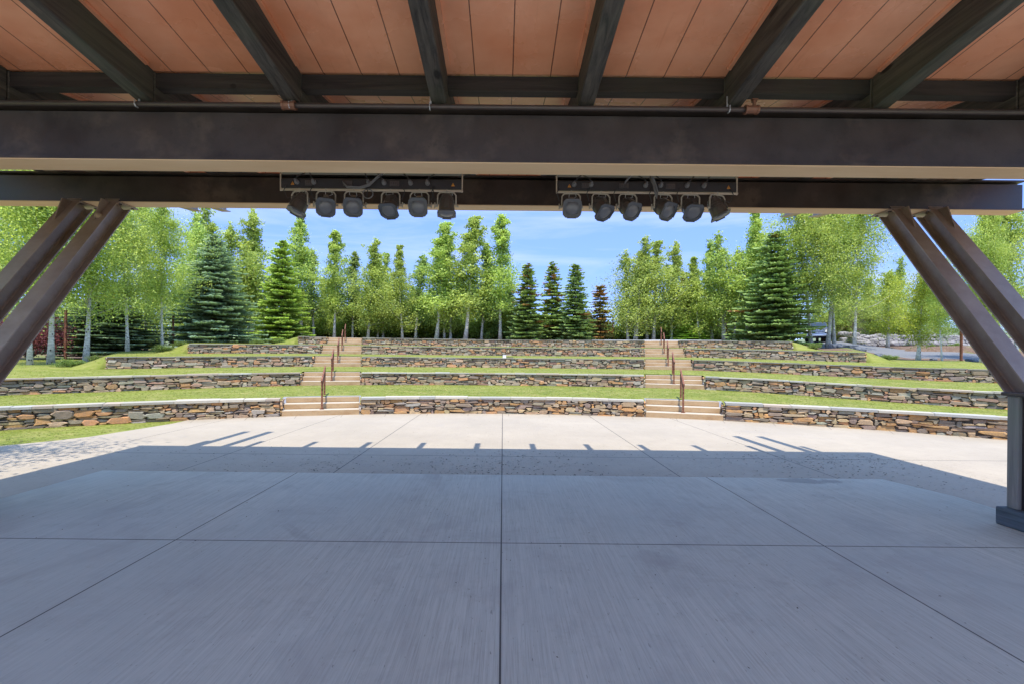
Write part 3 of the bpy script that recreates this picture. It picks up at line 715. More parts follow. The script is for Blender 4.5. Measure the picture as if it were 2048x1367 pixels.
def spotlight(x, yaw, tilt, label, flip):
    """x across, hangs from the rail; yaw about vertical, tilt from straight-at-camera down"""
    top = CZ + 1.89 - .07
    rt = empty('stage_spotlight', (x, LB_Y - .02, top), 0, label, 'spotlight', 'stage spotlights hanging from the lighting bars')
    yk = MB(); yw = .10
    rotz = Matrix.Rotation(yaw * .25, 4, 'Z')
    path = [(-yw, 0, -.17), (-yw, 0, -.05), (-yw + .02, 0, -.022), (-yw + .04, 0, -.016), (yw - .04, 0, -.016), (yw - .02, 0, -.022), (yw, 0, -.05), (yw, 0, -.17)]
    yk.tube([rotz @ Vector(p) for p in path], .0085, 6); yk.build('yoke', M['yoke'], rt, smooth=True)
    m = MB(); m.lathe((0, 0, .012), (0, 0, -1), [(0, .0), (0, .014), (.028, .014), (.028, .0)], 8); m.build('clamp_bolt', M['yoke'], rt)
    for s_ in (-1, 1):
        m = MB(); a = rotz @ Vector((s_ * yw, 0, -.165)); b = rotz @ Vector((s_ * (yw + .03), 0, -.165)); m.tube([a, b], .012, 8)
        if s_ == flip: m.bar(b + Vector((0, 0, .035)), b - Vector((0, 0, .025)), .008, .012); m.bar(b - Vector((.0, .02, 0)), b + Vector((0.03, -.02, .012)), .01, .01)
        m.build('tilt_knob', M['yoke'], rt)
    piv = Vector((0, 0, -.165)); tilt = min(1.45, tilt + .22)
    ax = Vector((math.sin(yaw) * math.cos(tilt), -math.cos(yaw) * math.cos(tilt), -math.sin(tilt)))
    body = MB(); r0 = .088
    body.lathe(piv, ax, [(-.13, 0), (-.13, .035), (-.115, .058), (-.06, .074), (-.02, .08), (.0, .084), (.065, .086), (.067, r0 + .004), (.085, r0 + .004), (.085, .07), (.06, .066)], 20)
    b = body.build('lamp_housing', M['can'], rt, smooth=False)
    # cooling ribs around rear shell
    rb = MB()
    for t_, r_ in ((-.09, .068), (-.06, .077), (-.03, .083)): rb.lathe(piv, ax, [(t_, r_ - .008), (t_, r_ + .003), (t_ + .01, r_ + .005), (t_ + .01, r_ - .008)], 20)
    q = ax.cross(Vector((0, 0, 1)))
    if q.length < .1: q = Vector((1, 0, 0))
    q.normalize(); up = q.cross(ax).normalized()
    rb.bar(piv + up * .088 - ax * .05, piv + up * .088 + ax * .05, .05, .018, up=tuple(up)); rb.build('cooling_shell', M['can'], b)
    ln = MB(); ln.lathe(piv, ax, [(.085, .079), (.094, .074), (.104, .055), (.11, .028), (.112, 0)], 24); ln.build('lens', M['lens'], rt, smooth=True)
    # square colour-frame holder with cut corners
    fr = MB(); o_ = .098; c_ = .03; i_ = .078
    outer = [(-o_ + c_, -o_), (o_ - c_, -o_), (o_, -o_ + c_), (o_, o_ - c_), (o_ - c_, o_), (-o_ + c_, o_), (-o_, o_ - c_), (-o_, -o_ + c_)]
    vs = []
    for tt in (.087, .097):
        vs += [piv + ax * tt + q * a_ + up * b_ for a_, b_ in outer]
        vs += [piv + ax * tt + (q * a_ + up * b_).normalized() * i_ for a_, b_ in outer]
    fs = []
    for k_ in range(8):
        k2 = (k_ + 1) % 8
        fs += [(k_, k2, 8 + k2, 8 + k_), (16 + k2, 16 + k_, 24 + k_, 24 + k2), (k2, k_, 16 + k_, 16 + k2), (8 + k_, 8 + k2, 24 + k2, 24 + k_)]
    fr.add(vs, fs)
    for a_ in (-1, 1):
        fr.bar(piv + ax * .10 + q * a_ * .095 - up * .05, piv + ax * .10 + q * a_ * .095 + up * .05, .012, .018, up=tuple(ax))
    fr.bar(piv + ax * .10 - up * .098 - q * .05, piv + ax * .10 - up * .098 + q * .05, .018, .012, up=tuple(up)); fr.build('filter_frame', M['frame'], rt, recalc=True)
    sc = MB(); sc.tube([(-flip * .03, -.01, .05), (-flip * .06, .03, -.04), piv - ax * .1 + Vector((0, 0, .06)), (flip * .02, .04, -.05), (flip * .01, 0, .05)], .0035, 5); sc.build('safety_cable', M['galv'], rt, smooth=True)
    # tail lead
    m = MB(); e = piv - ax * .13; s_ = flip
    m.tube([e, e - ax * .03 + Vector((0, 0, .02)), Vector((s_ * .06, .02, -.06)), Vector((s_ * .13, -.01, -.10)), Vector((s_ * .16, -.03, -.02)), Vector((s_ * .13, -.03, .04))], .005, 5); m.build('lead', M['cable'], rt, smooth=True)
    return rt
LL = [
 (597, -1.0, .95, 'leftmost spotlight of the left lighting bar, turned down and away so its dark back shows', -1),
 (650, .35, .35, 'second spotlight on the left bar, lens facing the stage and slightly right', -1),
 (706, .22, .32, 'third spotlight on the left bar, dull grey lens turned a little right', 1),
 (780, -.15, .75, 'fourth spotlight on the left bar, tipped down so its barrel shows above a narrow lens', 1),
 (838, .0, .25, 'fifth spotlight on the left bar, round lens facing straight at the stage', 1),
 (893, .1, 1.35, 'rightmost spotlight of the left bar, pointing straight down', -1),
 (1143, .0, .22, 'leftmost spotlight of the right lighting bar, round lens facing straight ahead', -1),
 (1203, .55, .65, 'second spotlight on the right bar, tipped down and turned right', -1),
 (1257, .5, .45, 'third spotlight on the right bar, grey lens angled to the right', -1),
 (1328, .5, .42, 'fourth spotlight on the right bar, grey lens with light streak, angled right', -1),
 (1383, .1, .6, 'fifth spotlight on the right bar, tipped down showing its barrel', -1),
 (1437, 1.2, .95, 'rightmost spotlight of the right bar, swung sideways with a looped lead', 1)]
for px, yw, tl, lab, fl in LL:
    spotlight((px - 3 - 1006) / 910 * (LB_Y - .05), yw, tl, lab, fl)

# ------------------------------------------------------------------ vegetation
def rot_frames(rs, n):
    a = rs.normal(size=(n, 3)); a /= np.linalg.norm(a, axis=1)[:, None]; b = rs.normal(size=(n, 3)); b -= a * (a * b).sum(1)[:, None]; b /= np.linalg.norm(b, axis=1)[:, None]; return a, b
def leaf_quads(C, size, rs, asp=.75):
    n = len(C); a, b = rot_frames(rs, n); s = size * rs.uniform(.7, 1.3, n)[:, None]
    V = np.empty((n, 4, 3)); V[:, 0] = C - a * s * .5; V[:, 1] = C + b * s * .5 * asp; V[:, 2] = C + a * s * .5; V[:, 3] = C - b * s * .5 * asp
    return V.reshape(-1, 3), np.arange(n * 4).reshape(-1, 4)
def mk_aspen(seed, H, Rc, nl, c0, c1, base=.28, leaf=.11, stems=1, fat=1.0, narrow=False):
    rs = np.random.RandomState(seed); root = empty('aspen_tree', (0, 0, 0))
    tb = MB(); P = []; 
    for st in range(stems):
        ox, oy = (rs.uniform(-.5, .5), rs.uniform(-.4, .4)) if stems > 1 else (0, 0); h = H * (1 if st == 0 else rs.uniform(.75, .95))
        lean = rs.uniform(-.07, .07, 2); pts = []; ph = rs.uniform(0, 6)
        for i in range(9):
            t = i / 8; pts.append((ox + lean[0] * t * h + .12 * math.sin(ph + t * 4) * t, oy + lean[1] * t * h + .1 * math.cos(ph + t * 3) * t, h * t))
        r0 = .0115 * h + .015; r0 *= fat
        tb.tube(pts, [r0 * (1 - .96 * (i / 8) ** .7) + (.03 if i == 0 else 0) for i in range(9)], 8)
        nbr = int(26 + rs.uniform(0, 8))
        for b in range(nbr):
            if rs.uniform() < .12: continue
            t = base + (1 - base) * (b + rs.uniform(0, 1)) / nbr; t = min(t, .985)
            i = int(t * 8); f = t * 8 - i; p0 = np.array(pts[i]) * (1 - f) + np.array(pts[min(i + 1, 8)]) * f
            u = (t - base) / (1 - base); prof = (math.sin(min(1, u * 1.6 + .25) * math.pi / 2) * (1 - u) ** .55) if not narrow else (.4 + .6 * math.sin(min(1, u * 1.2 + .15) * math.pi)) * (1 - u) ** .8
            ln = Rc * prof * (rs.uniform(.4, 1.0) if rs.uniform() < .7 else rs.uniform(1.1, 1.7)) + (.25 if u < .8 else .12); az = b * 2.4 + rs.uniform(-.5, .5); el = rs.uniform(.25, .8) + u * .5
            d = np.array([math.cos(az) * math.cos(el), math.sin(az) * math.cos(el), math.sin(el)])
            p1 = p0 + d * ln * .55; p2 = p0 + d * ln + np.array([0, 0, .12 * ln]); r1 = max(.006, r0 * (1 - t) * .28)
            tb.tube([p0, p1, p2], [r1, r1 * .55, .003], 4, cap=False)
            for q in range(int(6 + ln * 4)):
                v = rs.uniform(.25, 1.05); c = p0 + (p2 - p0) * v + rs.normal(size=3) * (.12 + .2 * ln * (1 - .3 * v)); P.append((c, (.07 + .10 * (1 - u)) + .13 * ln * rs.uniform(.3, 1.1)))
        for t in np.linspace(base + .15, .99, 26):
            i = min(7, int(t * 8)); f = t * 8 - i; P.append((np.array(pts[i]) * (1 - f) + np.array(pts[i + 1]) * f, .10 + .16 * (1 - t)))
    C0 = np.array([p for p, _ in P]); Sg = np.array([s for _, s in P])
    idx = rs.randint(0, len(C0), nl); C = C0[idx] + rs.normal(size=(nl, 3)) * Sg[idx][:, None] * np.array([1, 1, .8])
    C[:, 2] = np.maximum(C[:, 2], H * base * .7)
    V, F = leaf_quads(C, leaf, rs); tb.build('trunk', M['bark'], root, smooth=True)
    clump = rs.uniform(0, 1, len(C0))[idx]; m = np.clip(.55 * clump + .45 * rs.uniform(0, 1, nl), 0, 1)[:, None] ** 1.2
    tint = np.array(c0) * (1 - m) + np.array(c1) * m; np_mesh('crown', V, F, M['leaf'], tint, root); return root
def mk_spruce(seed, H, Rb, c0, c1, dens=1.0, brown=0, skirt=.02):
    rs = np.random.RandomState(seed); root = empty('spruce_tree', (0, 0, 0))
    tb = MB(); tb.tube([(0, 0, 0), (0, 0, H * .5), (0, 0, H)], [.02 * H, .012 * H, .01], 7); tb.build('trunk', M['cbark'], root, smooth=True)
    VV = []; TT = []; z = H * skirt + .1
    while z < H * .985:
        u = z / H; r = Rb * (1 - u) ** .82 * rs.uniform(.88, 1.1) + .05; nb = max(5, int((7 + 5 * (1 - u)) * dens)); a0 = rs.uniform(0, 6.28)
        for b in range(nb):
            az = a0 + b * 6.283 / nb + rs.uniform(-.18, .18); ln = r * (rs.uniform(.7, 1.15) if rs.uniform() > .12 else rs.uniform(.45, .7)); h = np.array([math.cos(az), math.sin(az), 0]); s = np.array([-h[1], h[0], 0]); zz = z + rs.uniform(-.2, .2); dk = rs.uniform(.15, .5)
            m = np.clip(rs.uniform(0, 1) + .1, 0, 1)
            isb = rs.uniform() < brown * 3.2 * max(0, u - .62) + brown * .25
            nt_ = max(4, int(ln * 7))
            for q in range(nt_ + 1):
                v = (q + .6) / (nt_ + .6); dr = -dk * ln * v * (1 - .62 * v) * (1 - u * .8) + (.25 * ln * v if u > .75 else 0); p = h * ln * v + np.array([0, 0, zz + dr])
                tl = (.12 + .36 * ln * (1 - v) ** .8) if q < nt_ else .25
                for sd in ((-1, 1) if q < nt_ else (0,)):
                    d = h * (.75 if sd else 1) + s * sd * rs.uniform(.7, 1.0); d = d / np.linalg.norm(d); L_ = tl * rs.uniform(.75, 1.25); segs = max(1, int(L_ / .15))
                    for g_ in range(segs):
                        pa = p + d * L_ * g_ / segs; e = p + d * L_ * (g_ + 1.35) / segs + np.array([0, 0, -.05 * L_ + rs.uniform(-.03, .03)])
                        wd = .075 * rs.uniform(.7, 1.4); sv = np.cross(d, [0, 0, 1]); up = np.array([0, 0, 1.0]); mid = (pa + e) / 2
                        VV.append([pa, mid + sv * wd + up * .01, e, mid - sv * wd - up * .01]); VV.append([pa, mid + up * wd * .7, e + up * wd * .6, mid - up * wd * 1.3 + s * .03])
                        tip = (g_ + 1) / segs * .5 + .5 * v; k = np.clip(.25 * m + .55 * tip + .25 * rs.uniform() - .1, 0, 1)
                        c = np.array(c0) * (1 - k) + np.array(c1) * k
                        if isb: c = np.array((.36, .19, .06)) * rs.uniform(.8, 1.3)
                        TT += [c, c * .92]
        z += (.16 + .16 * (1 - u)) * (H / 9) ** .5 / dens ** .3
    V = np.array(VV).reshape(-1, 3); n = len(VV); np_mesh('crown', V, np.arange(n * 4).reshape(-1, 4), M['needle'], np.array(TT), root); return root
def mk_bush(name, seed, r, h, n, c0, c1, leaf=.09, stems=9):
    rs = np.random.RandomState(seed); root = empty(name, (0, 0, 0)); tb = MB(); P = []
    for i in range(stems * 3):
        az = rs.uniform(0, 6.28); rr = r * rs.uniform(.2, 1) ; tip = (math.cos(az) * rr, math.sin(az) * rr, h * rs.uniform(.45, 1) * (1 - .35 * (rr / r) ** 2)); mid = (tip[0] * .35, tip[1] * .35, tip[2] * .5)
        tb.tube([(0, 0, 0), mid, tip], [.02, .012, .004], 4, cap=False)
        for v in np.linspace(.35, 1, 5): P.append(np.array(mid) * (1 - v) + np.array(tip) * v)
    P = np.array(P); idx = rs.randint(0, len(P), n); C = P[idx] + rs.normal(size=(n, 3)) * .13 * r; C[:, 2] = np.abs(C[:, 2]) + .02
    V, F = leaf_quads(C, leaf, rs); m = np.clip(.6 * rs.uniform(0, 1, len(P))[idx] + .4 * rs.uniform(0, 1, n), 0, 1)[:, None]
    tb.build('stems', M['cbark'], root); np_mesh('leaves', V, F, M['leaf'], np.array(c0) * (1 - m) + np.array(c1) * m, root); return root

GA, GB = (.16, .25, .045), (.70, .80, .17)     # aspen leaf colours
asp = {
 'a': mk_aspen(1, 10, 1.6, 14000, GA, GB, .16, .125, narrow=True),
 'b': mk_aspen(2, 10, 1.95, 15000, GA, GB, .14, .125, narrow=True),
 'c': mk_aspen(3, 10, 2.15, 19000, GA, GB, .14, .125, stems=2, narrow=True),
 'd': mk_aspen(4, 10, 1.4, 9000, (.15, .24, .055), (.42, .52, .13), .2, .14, narrow=True),
 'a2': mk_aspen(41, 10, 1.7, 14000, GA, GB, .2, .125, narrow=True),
 'b2': mk_aspen(42, 10, 1.9, 16000, GA, GB, .12, .125, narrow=True),
 'c2': mk_aspen(43, 10, 2.2, 19000, GA, GB, .1, .125, stems=3, narrow=True),
 'e': mk_aspen(5, 9.5, 3.0, 27000, (.17, .27, .045), (.72, .80, .16), .22, .095),
 'f': mk_aspen(6, 9.5, 2.6, 23000, (.17, .27, .045), (.72, .80, .16), .26, .095),
 'g': mk_aspen(7, 6.5, 2.1, 12000, (.22, .31, .035), (.66, .70, .08), .2, .10, fat=1.9),
}
spr = {
 'bright': mk_spruce(11, 8, 2.25, (.14, .25, .04), (.58, .76, .13)),
 'blue': mk_spruce(12, 9, 2.6, (.12, .18, .085), (.46, .58, .33)),
 'green': mk_spruce(13, 8, 1.6, (.09, .14, .04), (.40, .49, .13), .85, .14),
 'green2': mk_spruce(18, 8, 1.75, (.10, .15, .04), (.42, .50, .12), .8, .22),
 'grey': mk_spruce(14, 8, 1.7, (.11, .18, .05), (.42, .55, .17), .9, .05),
 'brown': mk_spruce(15, 6, 1.1, (.12, .12, .04), (.36, .30, .10), .6, .75),
 'dark': mk_spruce(16, 7, 1.9, (.05, .085, .03), (.2, .27, .09), .9),
}
used = set()
def place(proto, x, y, H, H0, rz, label, cat, group=None, name=None, sxy=None, dz=-.04, tilt=None):
    o = proto if proto.name not in used else copy_tree(proto)
    used.add(proto.name); o.location = (x, y, ground_z(x, y) + dz); s = H / H0; q = sxy if sxy else s
    o.scale = (q, q, s); o.rotation_euler = (tilt[0] if tilt else 0, tilt[1] if tilt else 0, rz); tag(o, label, cat, group)
    return o
def bx(px, Y): return (px - 1006 ) / 910 * Y
H0 = {'a2': 10, 'b2': 10, 'c2': 10, 'a': 10, 'b': 10, 'c': 10, 'd': 10, 'e': 9.5, 'f': 9.5, 'g': 6.5}; HS = {'green2': 8, 'bright': 8, 'blue': 9, 'green': 8, 'grey': 8, 'brown': 6, 'dark': 7}
rv = random.Random(5)
def A(kind, px, Y, ytop, label, wide=1.0, group=None, tilt=None):
    x = bx(px, Y); z = ground_z(x, Y); yt = ytop - (px - 1006) * .0095
    H = (716 - yt) / 910 * Y + CZ - z
    if kind in 'abc' and rv.random() < .5: kind += '2'
    s = H / H0[kind]; place(asp[kind], x, Y, H, H0[kind], rv.uniform(0, 6.28), label, 'aspen tree', group, sxy=s * wide, tilt=tilt or (rv.uniform(-.03, .03), rv.uniform(-.05, .05)))
def Sp(kind, px, Y, ytop, hw, label, group=None):
    x = bx(px, Y); z = ground_z(x, Y); yt = ytop - (px - 1006) * .0095
    H = (716 - yt) / 910 * Y + CZ - z; rb = {'green2': 1.75, 'bright': 2.25, 'blue': 2.6, 'green': 1.6, 'grey': 1.7, 'brown': 1.1, 'dark': 1.9}[kind]
    place(spr[kind], x, Y, H, HS[kind], rv.uniform(0, 6.28), label, 'spruce tree', group, sxy=(hw / 910 * Y) / rb)
# left grove
A('e', 60, 19.5, 330, 'aspen with thin white trunk beside the red bush, leftmost in the photo', .9)
A('f', 102, 20.5, 300, 'thick white trunked aspen in front of the red bush on the left lawn', 1.0)
A('e', 172, 22, 330, 'white trunked aspen between the thick trunked aspen and the end of the third wall', 1.0)
A('f', 255, 25, 430, 'leafy aspen behind the left end of the third wall', 1.0)
A('e', 325, 27.5, 425, 'aspen with grey trunk left of the end of the fourth wall', .85)
A('f', 292, 30, 410, 'slender aspen just behind the grey trunked one left of the fourth wall', .8)
A('e', 20, 24, 330, 'bright leafy aspen behind the left steel struts', 1.0)
A('c', 385, 36, 420, 'tall light green aspen rising behind the large blue spruce', 1.2)
A('c', 452, 40, 415, 'tall aspen in the gap between the large blue spruce and the bright green spruce', 1.1)
A('b', 500, 41, 412, 'tall airy aspen rising directly left of the bright green spruce top', 1.15)
Sp('blue', 428, 31, 470, 92, 'large blue grey spruce left of the bright green spruce')
Sp('blue', 222, 27.5, 560, 118, 'blue spruce with drooping branches low behind the left aspen trunks')
Sp('bright', 562, 36.5, 480, 62, 'dense bright green spruce beside the top of the left steps')
# centre row
row = [('a', 602, 41, 425, 'tall aspen just right of the bright green spruce'), ('d', 628, 43, 500, 'short thin aspen beside the tall one right of the bright spruce'),
 ('a', 668, 42, 458, 'aspen with leaning split top above the left steps'), ('d', 705, 44, 500, 'thin aspen just right of the left steps'),
 ('b', 735, 42, 478, 'aspen with feathery top near left end of the centre row'), ('c', 762, 44, 505, 'twin stemmed aspen below the left lighting bar'),
 ('b', 805, 42, 493, 'rounded aspen next to the low gap in the centre row'), ('d', 830, 43, 505, 'spindly aspen standing in the low gap of the centre row'),
 ('a', 872, 42, 441, 'tall aspen immediately right of the low gap in the centre row'), ('c', 897, 43, 475, 'bushy aspen between the two tallest centre aspens'),
 ('a', 930, 41.5, 428, 'tallest narrow aspen of the centre row, with a white trunk'), ('d', 962, 43, 490, 'small aspen left of the last tall centre aspen'),
 ('a', 1000, 42, 433, 'tall narrow aspen ending the centre row beside the open sky'), ('b', 1022, 43.5, 560, 'low aspen leaning against the first centre spruce'),
 ('c', 650, 48, 540, 'aspen in the back row behind the left steps'), ('c', 785, 49, 560, 'aspen in the back row behind the twin stemmed aspen'), ('b', 850, 49, 590, 'low back row aspen filling the gap of the centre row'), ('c', 915, 50, 560, 'back row aspen behind the white trunked one'), ('d', 990, 50, 540, 'back row aspen behind the last tall centre aspen')]
for kd, px, Y, yt, lb in row: A(kd, px, Y, yt, lb, rv.uniform(1.05, 1.4))
# centre spruces
Sp('green', 1053, 41, 528, 44, 'green spruce, first of the row of four in the middle')
Sp('green2', 1103, 42, 524, 40, 'yellow green spruce, second of the row of four in the middle')
Sp('grey', 1149, 41, 526, 44, 'grey green spruce, third of the row of four in the middle')
Sp('brown', 1199, 42, 570, 30, 'small rusty brown spruce at the right end of the middle row')
# right clump
row = [('c', 1262, 41, 478, 'full aspen at the left edge of the right hand clump'), ('c', 1302, 42, 482, 'full aspen in the centre of the clump left of the right steps'),
 ('b', 1342, 42.5, 480, 'slim topped aspen above the right steps'), ('b', 1400, 42, 515, 'aspen just right of the right steps'), ('a', 1424, 43, 487, 'narrow aspen second right of the right steps'),
 ('c', 1460, 41, 470, 'leafy aspen left of the tall one by the dark spruce'), ('b', 1490, 40, 420, 'very tall aspen left of the big spruce with a brown top'), ('c', 1516, 44, 470, 'aspen right behind the big spruce with a brown top'),
 ('b', 1283, 47, 560, 'aspen behind the right hand clump'), ('c', 1380, 49, 575, 'aspen in the back row behind the right steps')]
for kd, px, Y, yt, lb in row: A(kd, px, Y, yt, lb, rv.uniform(1.1, 1.45))
Sp('brown', 1368, 44, 543, 26, 'thin brown topped spruce between the aspens above the right steps')
Sp('grey', 1547, 37.5, 462, 76, 'big dark green spruce with a brown top right of the right steps')
Sp('bright', 1372, 43, 640, 55, 'low yellow green spruce under the aspens at the top of the right steps')
# right grove
A('f', 1622, 37, 400, 'tall aspen, leftmost trunk beside the parked pickup', 1.0)
A('e', 1655, 36, 395, 'tall aspen with a leaning trunk right of the parked pickup', 1.05)
A('f', 1668, 37.5, 400, 'aspen just behind the leaning trunk near the dark boulders', .85)
A('e', 1708, 33, 410, 'slender white trunked aspen growing by the dark boulders', .9)
A('g', 1836, 26.5, 560, 'short aspen with thick leaning trunk at the driveway edge', 1.0, tilt=(0, .1))
A('e', 1884, 25, 520, 'aspen with straight white trunk right of the thick leaning one', .6)
A('f', 1962, 23.5, 430, 'aspen trunk behind the right strut, left one of the pair', .62)
A('f', 1978, 23.2, 440, 'aspen trunk behind the right strut, right one of the pair', .55)
A('g', 1775, 40, 560, 'spreading yellow green aspen in front of the boulder wall', 1.0)
A('c', 1790, 60, 520, 'distant aspen above the stone house', 1.0)
A('f', 2035, 26, 410, 'pale aspen crown at the right edge beyond the outer strut', .9)
Sp('dark', 1792, 44, 640, 34, 'small dark spruce in front of the pale boulder wall')
Sp('green', 1690, 44, 655, 24, 'low spruce between the pickup and the boulder wall')
# background row
gi = 0
for px in range(590, 1560, 34):
    if 1205 < px < 1240: continue
    Y = 53 + rv.uniform(-2, 5); p = px + rv.uniform(-9, 9)
    kd = rv.choice(['dark', 'dark', 'green'])
    x = bx(p, Y); H = rv.uniform(3.0, 5.0); z = ground_z(x, Y)
    place(spr[kd], x, Y, H + .3, HS[kd], rv.uniform(0, 6.28), 'dark low spruce seen between the trunks behind the aspen rows', 'spruce tree', 'low spruces behind the aspen rows', sxy=rv.uniform(.5, .8))
for px in list(range(20, 560, 42)) + list(range(1580, 2040, 50)):
    Y = 50 + rv.uniform(-4, 6); p = px + rv.uniform(-12, 12); x = bx(p, Y)
    kd = rv.choice(['b', 'c', 'a']) ; H = rv.uniform(6, 9)
    place(asp[kd], x, Y, H, 10, rv.uniform(0, 6.28), 'distant aspen filling the background of the ' + ('left' if px < 1000 else 'right') + ' grove', 'aspen tree', 'background aspens of the ' + ('left' if px < 1000 else 'right') + ' grove', sxy=H / 10 * 1.5)
for px in list(range(612, 1035, 36)) + list(range(1262, 1540, 40)):
    Y = 46.5 + rv.uniform(-1, 1.5); p = px + rv.uniform(-10, 10); x = bx(p, Y); H = rv.uniform(3.6, 6.0)
    place(asp[rv.choice(['c', 'c2', 'b2'])], x, Y, H, 10, rv.uniform(0, 6.28), 'young bushy aspen filling in low between the tall trunks of the middle rows', 'aspen tree', 'young aspens low between the tall middle rows', sxy=H / 10 * rv.uniform(1.6, 2.1))
# understorey bushes
bush = [mk_bush('green_bush', 21, 1.0, 1.5, 2600, (.16, .24, .035), (.45, .54, .10), .1), mk_bush('green_bush', 22, 1.2, 1.2, 2600, (.09, .15, .03), (.27, .34, .07), .1)]
for i in range(90):
    px = 600 + i * 10.7 + rv.uniform(-8, 8)
    if 1205 < px < 1235: continue
    Y = rv.uniform(44.5, 51); x = bx(px, Y); s = rv.uniform(1.1, 2.1)
    place(bush[i % 2], x, Y, s, 1, rv.uniform(0, 6.28), 'leafy green bush among the trunks of the centre rows', 'bush', 'bushes under the aspen rows', sxy=s * 1.05)
for i in range(16):
    px = rv.uniform(130, 560); Y = rv.uniform(33, 44); x = bx(px, Y); s = rv.uniform(.7, 1.2)
    place(bush[i % 2], x, Y, s, 1, rv.uniform(0, 6.28), 'leafy green bush under the left grove', 'bush', 'bushes under the left grove', sxy=s * 1.1)
wall_end = [(-38.2, 29.2, .55, 'low green bush by the left end of the third wall'), (-36.8, 30.0, .4, 'small grassy bush behind the left end of the third wall'), (-32.6, 33.0, .6, 'low bush by the left end of the fourth wall'), (-31.5, 34.0, .45, 'small bush behind the left end of the fourth wall'),
 (-23.5, 37.2, .5, 'low bush under the bright green spruce by the topmost wall'), (-25.5, 37.4, .45, 'small bush left of the bright green spruce foot'), (35.8, 33.3, .45, 'low bush by the right end of the fourth wall'), (30.8, 37.4, .5, 'low bush at the right end of the topmost wall below the big spruce')]
for a_, r_, s_, lb in wall_end:
    p = pol(r_, R(a_)); place(bush[1], p[0], p[1], s_ * .55, 1, a_, lb, 'bush', 'low bushes at the ends of the terrace walls', sxy=s_ * .8)
pl = mk_bush('red_leaf_bush', 31, 1.9, 2.3, 9000, (.10, .025, .03), (.30, .10, .09), .09, 14)
x = bx(58, 23.5); place(pl, x, 23.5, 1.05, 1, 0, 'purple red leaved bush behind the left aspen trunks', 'bush')
yb = mk_bush('yellow_bush', 33, 1.2, 1.5, 3500, (.18, .24, .02), (.42, .46, .05), .1)
x = bx(1766, 47); place(yb, x, 47, 1.3, 1, 0, 'bright yellow green bush on top of the boulder wall', 'bush', dz=.9)
rs_ = random.Random(9)
for px, Y, s in ((1862, 38, .35), (1878, 35, .4), (1910, 37, .5)):
    x = bx(px, Y); place(bush[1], x, Y, s, 1, 0, {1862: 'tiny round green plant in the mulch below the boulder wall', 1878: 'low sprawling plant by the driveway behind the straight trunk', 1910: 'small bush behind the rusty post on the right'}[px], 'bush', sxy=s)
# out-of-frame tree on the left whose shade falls on the apron
place(asp['f'], -10.2, 4.5, 8.6, 9.5, 1.0, 'aspen standing beside the apron left of the canopy', 'aspen tree', sxy=.95)

# ------------------------------------------------------------------ posts, boulders, driveway things
for px, Y, H, lb in ((131, 24, 2.6, 'rusty post between the two thick aspen trunks on the left'), (346, 29, 2.2, 'thin rusty post right of the grey aspen trunk'), (1225, 44, 2.6, 'slim rusty post right of the small brown spruce'), (1452, 41, 2.6, 'rusty post above the right steps'), (1535, 40, 1.6, 'short rusty post left of the big dark spruce'), (1922, 25.5, 2.0, 'rusty square post in front of the driveway on the right')):
    x = bx(px, Y); m = MB(); m.box((-.05, -.05, 0), (.05, .05, H)); rt = empty('rusty_post', (x, Y, ground_z(x, Y) - .05), .3, lb, 'post', 'rusty steel posts around the lawn')
    m.build('shaft', M['rust'], rt, bevel=.006); m = MB(); m.box((-.065, -.065, H), (.065, .065, H + .03)); m.build('cap', M['rust'], rt)
def boulder(mb, c, s, rng, n=2):
    bm = bmesh.new(); bmesh.ops.create_icosphere(bm, subdivisions=2, radius=1)
    k = [rng.uniform(-1, 1) for _ in range(9)]
    for v in bm.verts:
        f = 1 + .16 * math.sin(v.co.x * 3 + k[0] * 5) + .14 * math.sin(v.co.y * 4 + k[1] * 5) + .12 * math.sin(v.co.z * 4 + k[2] * 5)
        v.co *= f
        for ax in range(3):
            v.co[ax] = max(-.82, min(.8, v.co[ax]))
    vs = [Vector((v.co.x * s[0] + c[0], v.co.y * s[1] + c[1], v.co.z * s[2] + c[2])) for v in bm.verts]; fs = [tuple(v.index for v in f.verts) for f in bm.faces]; bm.free(); mb.add(vs, fs)
rng = random.Random(8)
for i, (px, Y, s) in enumerate(((1672, 33.5, .5), (1684, 33, .35), (1702, 32.5, .45), (1712, 32.3, .3), (1720, 32, .4), (1757, 30, .35), (1772, 29, .3), (1782, 28.3, .25), (1866, 26.8, .2), (1938, 24.5, .2), (1950, 24.2, .2), (1592, 40, .35))):
    x = bx(px, Y); m = MB(); boulder(m, (0, 0, 0), (s, s * .8, s * .6), rng); o = m.build('boulder', M['rock_dark']); o.location = (x, Y, ground_z(x, Y) + s * .2)
    tag(o, 'dark rounded boulder edging the driveway on the right', 'boulder', 'dark boulders along the driveway edge')
bw = empty('boulder_wall', (bx(1830, 42), 42, 0), 0, 'retaining wall of pale grey boulders beyond the driveway', 'boulder wall')
m = MB(); off = Vector(bw.location)
for i in range(44):
    px = 1690 + i * 8.2; Y = 43.5 - i * .05; x = bx(px, Y); z = ground_z(x, Y)
    zz = z + .1
    for rr in range(3):
        s = rng.uniform(.24, .42); boulder(m, Vector((x + rng.uniform(-.2, .2), Y + rr * .14, zz + s * .45)) - off, (s * 1.3, s, s * .75), rng); zz += s * .95
m.build('boulder_stack', M['rock_pale'], bw)
m = MB(); V = [];
for i in range(12):
    x = bx(1690 + i * 33, 44.2); z = ground_z(x, 44); V += [Vector((x, 44.0, z + 1.0)) - off, Vector((x, 60, z + 1.6)) - off, Vector((x, 44.0, z - .5)) - off]
